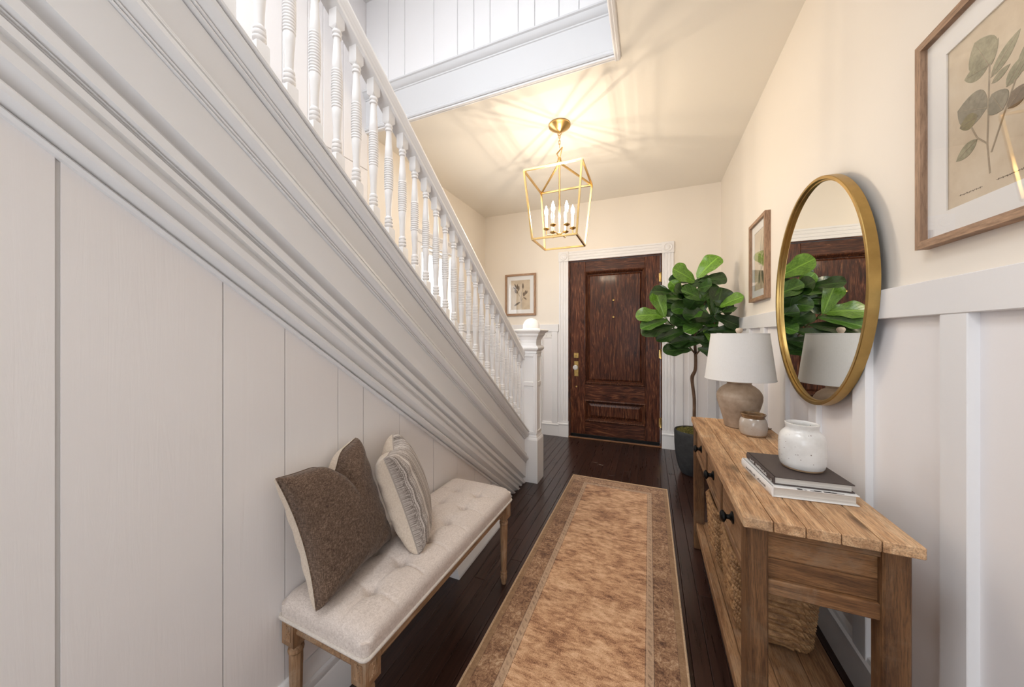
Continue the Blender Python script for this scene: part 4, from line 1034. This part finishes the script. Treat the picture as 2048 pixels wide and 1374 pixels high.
MB().box(-ix+0.02,ix-0.02,-iy+0.02,iy-0.02,PZ-0.012,PZ+0.004).obj('seat_board',M['oak_y'],bn)
def bench_leg():
    m=MB(); h=LB/2; bz=PZ-0.078
    m.square([(h-0.004,bz-0.006),(h,bz),(h,A1)])
    m.lathe([(0.0185,bz+0.002),(0.0185,bz-0.006),(0.0145,bz-0.010),(0.0145,bz-0.016),(0.0205,bz-0.021),(0.0215,bz-0.026),(0.0205,bz-0.031),(0.0165,bz-0.034)],20)
    # fluted taper
    z1=bz-0.034; z0=0.062
    vs=[];fs=[];N=40;K=8
    for k in range(K+1):
        t=k/K; z=z1+(z0-z1)*t; R=0.0195-0.0055*t
        if k in (0,K): R*=0.93
        for j in range(N):
            a=2*PI*j/N; R2=R*(1-0.075*(0.5-0.5*math.cos(a*10))*(1 if 0<k<K else 0)); vs.append((R2*math.cos(a),R2*math.sin(a),z))
    for k in range(K):
        for j in range(N): fs.append((k*N+j,k*N+(j+1)%N,(k+1)*N+(j+1)%N,(k+1)*N+j))
    m.add(vs,fs)
    m.lathe([(0.0125,0.063),(0.0165,0.058),(0.017,0.054),(0.0155,0.050),(0.0125,0.048),(0.0155,0.044),(0.0165,0.038),(0.0145,0.020),(0.0118,0.004),(0.0105,0.0)],20)
    return m
def rosette():
    q=MB(); r=random.Random(2)
    q.box(-0.014,0.014,-0.0012,0.002,-0.022,0.022)
    for k in range(22):
        a=r.uniform(-0.011,0.011); b=r.uniform(-0.019,0.019)
        q.lathe([(0.0030,0),(0.0022,0.0012),(0,0.0018)],6,(a,b,0))
        q.v[-18:]=[(v[0],-0.0012-v[2],v[1]) for v in q.v[-18:]]
    return q
lm=bench_leg(); first=None; ro=None
for sx in (-1,1):
    for sy in (-1,1):
        if first is None: first=lm.obj('leg',M['oak_z'],bn,38); l=first
        else: l=inst(first,'leg',bn)
        l.location=(sx*(ix-LB/2),sy*(iy-LB/2),0)
        for ang,px_,py_ in ((0,0,-LB/2),(PI/2,LB/2,0),(PI,0,LB/2),(-PI/2,-LB/2,0)):
            if (px_*sx>0) or (py_*sy>0):
                if ro is None: ro=rosette().obj('carved_rosette',M['oak_z'],l); q=ro
                else: q=inst(ro,'carved_rosette',l)
                q.location=(px_,py_,PZ-0.042); q.rotation_euler=(0,0,ang)

# ---------------------------------------------------------------- cushions
def pillow(name,label,BN,BF,TN,TF,tf,tb,matf,matb,pinch,chop,seed,group=None):
    BN,BF,TN,TF=[Vector(p) for p in (BN,BF,TN,TF)]
    c=(BN+BF+TN+TF)/4
    p=thing(name,label,'cushion',(c.x,c.y,min(BN.z,BF.z)))
    base=Vector((c.x,c.y,min(BN.z,BF.z)))
    Y=((BF-BN)+(TF-TN)).normalized(); Z=((TN-BN)+(TF-BF)).normalized(); X=Y.cross(Z).normalized()
    wY=((BF-BN).length+(TF-TN).length)/2; wZ=((TN-BN).length+(TF-BF).length)/2
    NN=72
    def mid(s,t):   # s along Y -1..1, t along Z -1..1
        a=(s+1)/2; b=(t+1)/2
        q=BN*(1-a)*(1-b)+BF*a*(1-b)+TN*(1-a)*b+TF*a*b
        q=q-Y*s*pinch*(1-t*t)-Z*t*pinch*(1-s*s)
        if chop:
            cs,cd,cw=chop
            g=math.exp(-((s-cs)/cw)**2)*max(0,(t+1)/2)**2.2
            q=q-Z*cd*g
        return q
    def fold(s,t,sg):
        d=0
        if chop:
            cs,cd,cw=chop
            line=s-(cs+(1-t)*0.10*sg)
            d-=0.022*math.exp(-(line/0.075)**2)*max(0,min(1,(t-0.15)/0.85))**1.2
        r=math.hypot(s,t)
        # soft creases running to the corners
        ang=math.atan2(t,s)
        d+=0.0035*noise.noise((s*2.1+seed,t*2.1,sg))
        d+=0.0030*math.sin(7*(t+0.35*s)+seed)*math.exp(-((t+0.62)/0.28)**2)*(1-abs(s))
        d+=0.0022*math.sin(16*(s*0.5-t)+seed*2)*math.exp(-((r-1.05)/0.25)**2)
        return d
    for sg,th,mat,nm in ((1,tf,matf,'front_cover'),(-1,tb,matb,'back_cover')):
        m=MB()
        def f(u,v):
            s=math.sin((u*2-1)*PI/2); t=math.sin((v*2-1)*PI/2)
            k=max(0,(1-s*s))**0.5*max(0,(1-t*t))**0.5
            pr=k**0.50
            q=mid(s,t)+X*sg*(th*pr+fold(s,t,sg)*min(1,pr*2))
            return q-base
        m.grid(f,NN,NN)
        me=m.mesh(nm,mat,80)
        uvl=me.uv_layers.new(name='uv'); st=[((i%NN)/(NN-1),(i//NN)/(NN-1)) for i in range(NN*NN)]
        st=[((math.sin((a*2-1)*PI/2)+1)/2,(math.sin((b*2-1)*PI/2)+1)/2) for a,b in st]
        for lp in me.loops: uvl.data[lp.index].uv=st[lp.vertex_index]
        o=bpy.data.objects.new(nm,me); COL.objects.link(o); o.parent=p
    m=MB(); pts=[]
    K=40
    for k in range(K): pts.append(mid(-1+2*k/K,-1)-base)
    for k in range(K): pts.append(mid(1,-1+2*k/K)-base)
    for k in range(K): pts.append(mid(1-2*k/K,1)-base)
    for k in range(K): pts.append(mid(-1,1-2*k/K)-base)
    m.tube(pts,0.0022,6,closed=True); m.obj('seam',matf,p,70)
    return p
pillow('throw_pillow','large brown tweed throw pillow with beige back at the near end of the bench',(-0.826,0.622,0.482),(-0.878,0.945,0.480),(-0.925,0.580,0.837),(-0.945,0.859,0.864),0.080,0.066,M['tweed'],M['beige'],0.020,(0.15,0.050,0.24),1.0)
pillow('throw_pillow','smaller grey and cream striped throw pillow with beige back leaning farther along the bench',(-0.722,0.917,0.482),(-0.893,1.150,0.482),(-0.822,0.864,0.808),(-0.935,1.030,0.832),0.080,0.075,M['stripe'],M['beige'],0.018,(0.35,0.020,0.3),2.7)

# ---------------------------------------------------------------- pendant lantern
LX,LY=-0.622,2.433
ln=thing('lantern_pendant','open brass frame lantern pendant with candle bulbs hanging from the ceiling','pendant lamp',(LX,LY,0))
MB().lathe([(0,2.800),(0.080,2.800),(0.082,2.795),(0.080,2.788),(0.074,2.784),(0.068,2.780),(0.045,2.762),(0.022,2.752),(0.012,2.746),(0.0,2.744)],40).obj('canopy',M['brass'],ln,30)
m=MB().tube([(0.013*math.cos(a),0,2.733+0.013*math.sin(a)) for a in [2*PI*k/16 for k in range(16)]],0.003,8,closed=True); m.obj('canopy_loop',M['brass'],ln,60)
z=2.716; k=0; lk=None
lm_=MB().tube([(0.0065*math.cos(a),0,(0.012*math.sin(a))+ (0.006 if math.sin(a)>0 else -0.006)) for a in [2*PI*q/18 for q in range(18)]],0.0021,6,closed=True)
while z>2.630:
    if lk is None: lk=lm_.obj('chain_link',M['brass'],ln,60); o=lk
    else: o=inst(lk,'chain_link',ln)
    o.location=(0,0,z); o.rotation_euler=(0,0,(PI/2)*(k%2)+0.3); z-=0.0235; k+=1
m=MB()
q=[(0.0,0,2.545),(-0.022,0.006,2.592),(0.024,-0.004,2.628),(0.0,0,2.545)]
for a,b in zip(q,q[1:]): m.bar(a,b,0.0065)
m.obj('hanger_loop',M['brass'],ln)
MB().lathe([(0.0,2.558),(0.010,2.556),(0.014,2.548),(0.014,2.528),(0.020,2.524),(0.020,2.512),(0.010,2.506),(0,2.505)],20).obj('collar',M['brass'],ln,35)
ZT,ZB,HT,HB=2.402,1.919,0.207,0.161; bw=0.0125
cor=[(-1,-1),(1,-1),(1,1),(-1,1)]
T_=[(a*HT,b*HT,ZT) for a,b in cor]; B_=[(a*HB,b*HB,ZB) for a,b in cor]
for i in range(4):
    MB().bar(T_[i],T_[(i+1)%4],bw).obj('frame_bar',M['brass'],ln); MB().bar(B_[i],B_[(i+1)%4],bw).obj('frame_bar',M['brass'],ln)
    MB().bar(T_[i],B_[i],bw).obj('frame_bar',M['brass'],ln); MB().bar(T_[i],(0,0,2.518),bw*0.9).obj('roof_bar',M['brass'],ln)
MB().lathe([(0.0,1.962),(0.010,1.966),(0.020,1.974),(0.020,1.984),(0.010,1.990),(0.0065,1.996),(0.0065,2.51)],16).obj('centre_rod',M['brass'],ln,35)
cr=0.098
for k in range(6):
    a=2*PI*k/6+0.28; c_,s_=math.cos(a),math.sin(a)
    ar=MB().tube([(0.015*c_,0.015*s_,1.979),((cr-0.006)*c_,(cr-0.006)*s_,1.979),((cr-0.001)*c_,(cr-0.001)*s_,1.982),(cr*c_,cr*s_,1.990),(cr*c_,cr*s_,2.016)],0.0036,8).obj('arm',M['brass'],ln,50)
    MB().lathe([(0.005,2.012),(0.016,2.017),(0.024,2.024),(0.024,2.026),(0.012,2.023),(0.011,2.034),(0,2.034)],20,(cr*c_,cr*s_,0)).obj('drip_cup',M['brass'],ar,35)
    MB().lathe([(0.0098,2.026),(0.0098,2.120),(0.006,2.122),(0,2.122)],14,(cr*c_,cr*s_,0)).obj('candle_sleeve',M['candle'],ar,40)
    MB().lathe([(0.006,2.120),(0.0085,2.126),(0.0125,2.140),(0.0135,2.150),(0.0115,2.166),(0.006,2.184),(0.002,2.196),(0,2.199)],14,(cr*c_,cr*s_,0)).obj('bulb',M['bulb'],ar,60)
    pl_=bpy.data.lights.new('candle_bulb_light','POINT'); pl_.energy=BULB_WATTS; pl_.color=(1.0,0.83,0.63); pl_.shadow_soft_size=0.005
    po_=bpy.data.objects.new('candle_bulb_light',pl_); COL.objects.link(po_); po_.location=(LX+cr*c_,LY+cr*s_,2.155)

# ---------------------------------------------------------------- fiddle leaf fig
PX,PY=0.366,3.335
fg=thing('fiddle_leaf_fig','tall fiddle leaf fig tree in a matt charcoal pot beside the door','potted plant',(PX,PY,0))
MB().lathe([(0,0),(0.090,0),(0.104,0.006),(0.124,0.05),(0.140,0.11),(0.150,0.18),(0.156,0.26),(0.158,0.345),(0.158,0.378),(0.155,0.383),(0.148,0.383),(0.146,0.375),(0.143,0.33),(0,0.33)],56,cap=False).obj('pot',M['black_pot'],fg,40,'matt charcoal planter')
m=MB(); r=random.Random(21)
def mf(u,v):
    a=2*PI*u; R=0.146*v; x,y=R*math.cos(a),R*math.sin(a)
    return (x,y,0.366+0.022*(1-v*v)+0.014*noise.noise((x*38,y*38,1)))
m.grid(mf,48,14,wrap_u=True)
for k in range(900):
    a=r.uniform(0,2*PI); R=0.143*math.sqrt(r.random()); x,y=R*math.cos(a),R*math.sin(a); z=0.366+0.022*(1-(R/0.146)**2)
    b=r.uniform(0,2*PI); L=r.uniform(0.010,0.024); w=0.0022
    d=(math.cos(b)*L,math.sin(b)*L,r.uniform(0.002,0.020)); n_=(-math.sin(b)*w,math.cos(b)*w,0)
    m.add([(x+n_[0],y+n_[1],z),(x-n_[0],y-n_[1],z),(x+d[0],y+d[1],z+d[2])],[(0,1,2)])
m.obj('moss',M['moss'],fg,kind='stuff',fix=False)
tp=[(0.010,0.035,0.34),(0.006,0.030,0.50),(0.004,0.020,0.66),(-0.012,0.005,0.80),(-0.014,-0.012,0.86),(0.006,-0.030,0.92),(0.006,-0.060,1.02),(-0.004,-0.100,1.16),(-0.006,-0.130,1.32),(-0.012,-0.140,1.52),(0.002,-0.150,1.68)]
tr_=[0.0145,0.0140,0.0135,0.0135,0.0155,0.0135,0.0125,0.0115,0.010,0.008,0.005]
def cat(pts,n=6):
    out=[]
    P=[Vector(p) for p in pts]
    for i in range(len(P)-1):
        p0=P[max(i-1,0)];p1=P[i];p2=P[i+1];p3=P[min(i+2,len(P)-1)]
        for k in range(n):
            t=k/n; out.append(0.5*((2*p1)+(p2-p0)*t+(2*p0-5*p1+4*p2-p3)*t*t+(3*p1-p0-3*p2+p3)*t**3))
    return out+[P[-1]]
def cat1(v,n=6):
    o=[]
    for a,b in zip(v,v[1:]): o+=[a+(b-a)*k/n for k in range(n)]
    return o+[v[-1]]
MB().tube(cat(tp),cat1(tr_),12).obj('trunk',M['bark'],fg,60)
TRK=[Vector(p) for p in cat(tp)]
LEAVES=[((0.373,3.176,1.705),(0.511,3.164,1.866),0.62,'b'),((0.357,3.18,1.677),(0.2,3.061,1.77),0.6,'b'),((0.392,3.171,1.681),(0.569,3.164,1.69),0.6,'d'),((0.338,3.186,1.672),(0.172,3.145,1.702),0.4,'d'),((0.26,3.16,1.569),(0.176,3.101,1.669),0.6,'b'),((0.178,3.126,1.587),(0.037,3.026,1.593),0.35,'d'),((0.293,3.16,1.515),(0.211,3.034,1.607),0.7,'d'),((0.123,3.093,1.375),(0.055,3.096,1.579),0.5,'b'),((0.123,3.103,1.391),(-0.083,3.039,1.399),0.55,'b'),((0.144,3.111,1.353),(-0.048,3.007,1.293),0.4,'m'),((0.192,3.131,1.301),(-0.035,3.025,1.249),0.5,'d'),((0.288,3.171,1.502),(0.103,3.116,1.489),0.4,'m'),((0.338,3.186,1.479),(0.19,3.098,1.44),0.55,'m'),((0.354,3.181,1.486),(0.508,3.184,1.625),0.5,'m'),((0.288,3.171,1.643),(0.457,3.182,1.671),0.45,'d'),((0.494,3.14,1.398),(0.549,3.171,1.599),0.7,'d'),((0.529,3.128,1.453),(0.65,3.045,1.524),0.6,'b'),((0.575,3.112,1.447),(0.49,3.19,1.487),0.35,'b'),((0.488,3.142,1.384),(0.648,3.11,1.31),0.55,'d'),((0.447,3.155,1.263),(0.634,3.141,1.258),0.4,'d'),((0.348,3.183,1.334),(0.514,3.182,1.339),0.55,'m'),((0.322,3.185,1.301),(0.191,3.12,1.405),0.75,'d'),((0.41,3.165,1.311),(0.28,3.091,1.26),0.6,'m'),((0.453,3.153,1.364),(0.378,3.162,1.454),0.6,'m'),((0.285,3.142,1.264),(0.077,3.043,1.194),0.42,'d'),((0.318,3.182,1.186),(0.183,3.098,1.154),0.55,'d'),((0.329,3.188,1.101),(0.135,3.07,1.099),0.45,'d'),((0.338,3.186,1.205),(0.466,3.197,1.161),0.65,'d'),((0.379,3.174,1.117),(0.456,3.175,1.082),0.5,'d'),((0.416,3.164,1.267),(0.478,3.193,1.212),0.6,'b'),((0.233,3.148,1.472),(0.12,3.113,1.421),0.7,'d'),((0.441,3.156,1.524),(0.499,3.187,1.423),0.5,'m'),((0.267,3.162,1.532),(0.135,3.081,1.544),0.4,'m'),((0.367,3.178,1.396),(0.325,3.152,1.572),0.6,'d'),((0.404,3.167,1.424),(0.459,3.199,1.542),0.6,'d'),((0.329,3.188,1.383),(0.233,3.148,1.339),0.6,'d'),((0.429,3.16,1.321),(0.525,3.178,1.378),0.6,'d'),((0.329,3.188,1.249),(0.234,3.171,1.324),0.6,'d'),((0.367,3.178,1.544),(0.435,3.206,1.617),0.6,'d'),((0.342,3.185,1.531),(0.269,3.185,1.638),0.6,'d'),((0.392,3.171,1.249),(0.519,3.18,1.285),0.6,'d'),((0.488,3.142,1.506),(0.606,3.151,1.417),0.6,'d')]
br_=[[(0.002,-0.085,1.06),(-0.05,-0.11,1.13),(-0.13,-0.15,1.22),(-0.19,-0.18,1.32)],[(0.002,-0.085,1.05),(0.06,-0.11,1.14),(0.12,-0.15,1.26),(0.14,-0.17,1.40)],[(-0.004,-0.115,1.24),(-0.06,-0.14,1.36),(-0.10,-0.17,1.52)],[(-0.006,-0.13,1.36),(0.05,-0.15,1.46),(0.09,-0.16,1.56)]]
NODES=[p for p in TRK if p.z>1.05]
for b in br_:
    q=cat(b); MB().tube(q,[0.0075-0.004*i/len(q) for i in range(len(q))],8).obj('branch',M['bark'],fg,60); NODES+=q
def leaf_mesh(name,mat,variant):
    r=random.Random(variant); m=MB(); nu,nv=9,19
    ph=r.uniform(0,6); cur=r.uniform(0.02,0.30); fold_=r.uniform(0.08,0.30)
    CP=[(0,.10),(.05,.24),(.12,.40),(.22,.54),(.34,.64),(.46,.76),(.58,.91),(.68,.99),(.76,1.0),(.84,.95),(.90,.82),(.95,.62),(.985,.34),(1,.06)]
    sk=r.uniform(0.92,1.10)
    def wd(t):
        t=min(1.0,max(0.0,t))**sk
        for (a,wa),(b,wb) in zip(CP,CP[1:]):
            if t<=b: return 0.5*(wa+(wb-wa)*(t-a)/(b-a))
        return 0.03
    def f(u,v):
        v=math.sin(v*PI/2)**0.9 if v>0 else 0.0; s=(u*2-1); w=wd(v); x=s*w
        z=fold_*abs(x)*0.8+cur*0.6*v-cur*v*v+0.030*math.sin(v*15+ph+ (1.5 if s>0 else 0))*abs(s)**2*w*2
        return (x,v,z)
    m.grid(f,nu,nv)
    me=m.mesh(name,mat,80,fix=False)
    ul=me.uv_layers.new(name='uv')
    for lp in me.loops:
        i=lp.vertex_index; ul.data[lp.index].uv=((i%nu)/(nu-1),me.vertices[i].co.y)
    return me
LMESH={k:[leaf_mesh('leaf_'+k,M['leaf_'+k],vv+ord(k)) for vv in range(4)] for k in 'dmb'}
rf_=random.Random(31)
for k in range(24):   # inner leaves filling the crown
    z=rf_.uniform(1.16,1.66); a=rf_.uniform(0,2*PI); q=min(NODES,key=lambda p:abs(p.z-z)+0.1*rf_.random())
    wid=0.10+0.06*math.sin(PI*(z-1.1)/0.62)
    b_=(PX+q.x+0.03*math.cos(a),PY+q.y+0.03*math.sin(a),q.z)
    t_=(min(0.64,b_[0]+(wid+0.06)*math.cos(a)),b_[1]+(wid+0.04)*math.sin(a)*0.8,b_[2]+rf_.uniform(-0.03,0.10))
    LEAVES.append((b_,t_,rf_.uniform(0.55,0.75),rf_.choice('dddm')))
tw=MB(); rl=random.Random(8)
camv=Vector((-0.12,-0.99,0))
for i,(b,tip,w,kind) in enumerate(LEAVES):
    b=Vector(b)-Vector((PX,PY,0)); tip=Vector(tip)-Vector((PX,PY,0))
    ax=tip-b; L=ax.length; ax.normalize()
    nrm=Vector((rl.uniform(-.35,.35),-0.95+rl.uniform(-.3,.3),0.55+rl.uniform(-.3,.3))); nrm=(nrm-ax*nrm.dot(ax)).normalized()
    sd=ax.cross(nrm).normalized()
    L2=max(L,0.135)*1.10
    Wd=max(w*L2*1.12,0.10)
    Mx=Matrix(((sd.x*Wd,ax.x*L2,nrm.x*L2,b.x),(sd.y*Wd,ax.y*L2,nrm.y*L2,b.y),(sd.z*Wd,ax.z*L2,nrm.z*L2,b.z),(0,0,0,1)))
    o=bpy.data.objects.new('leaf',LMESH[kind][i%4]); COL.objects.link(o); o.parent=fg; o.matrix_local=Mx
    cand=[p for p in NODES if p.z<b.z+0.02] or NODES
    nd=min(cand,key=lambda p:(p-b).length+0.4*abs((b.z-p.z)-0.03))
    md=(nd+b)/2-Vector((0,0,0.008))
    tw.tube(cat([nd,md,b,b+ax*L2*0.04],4),[0.0030]*12+[0.0022],6)
tw.obj('leaf_stalks',M['leaf_m'],fg,60,kind='stuff')
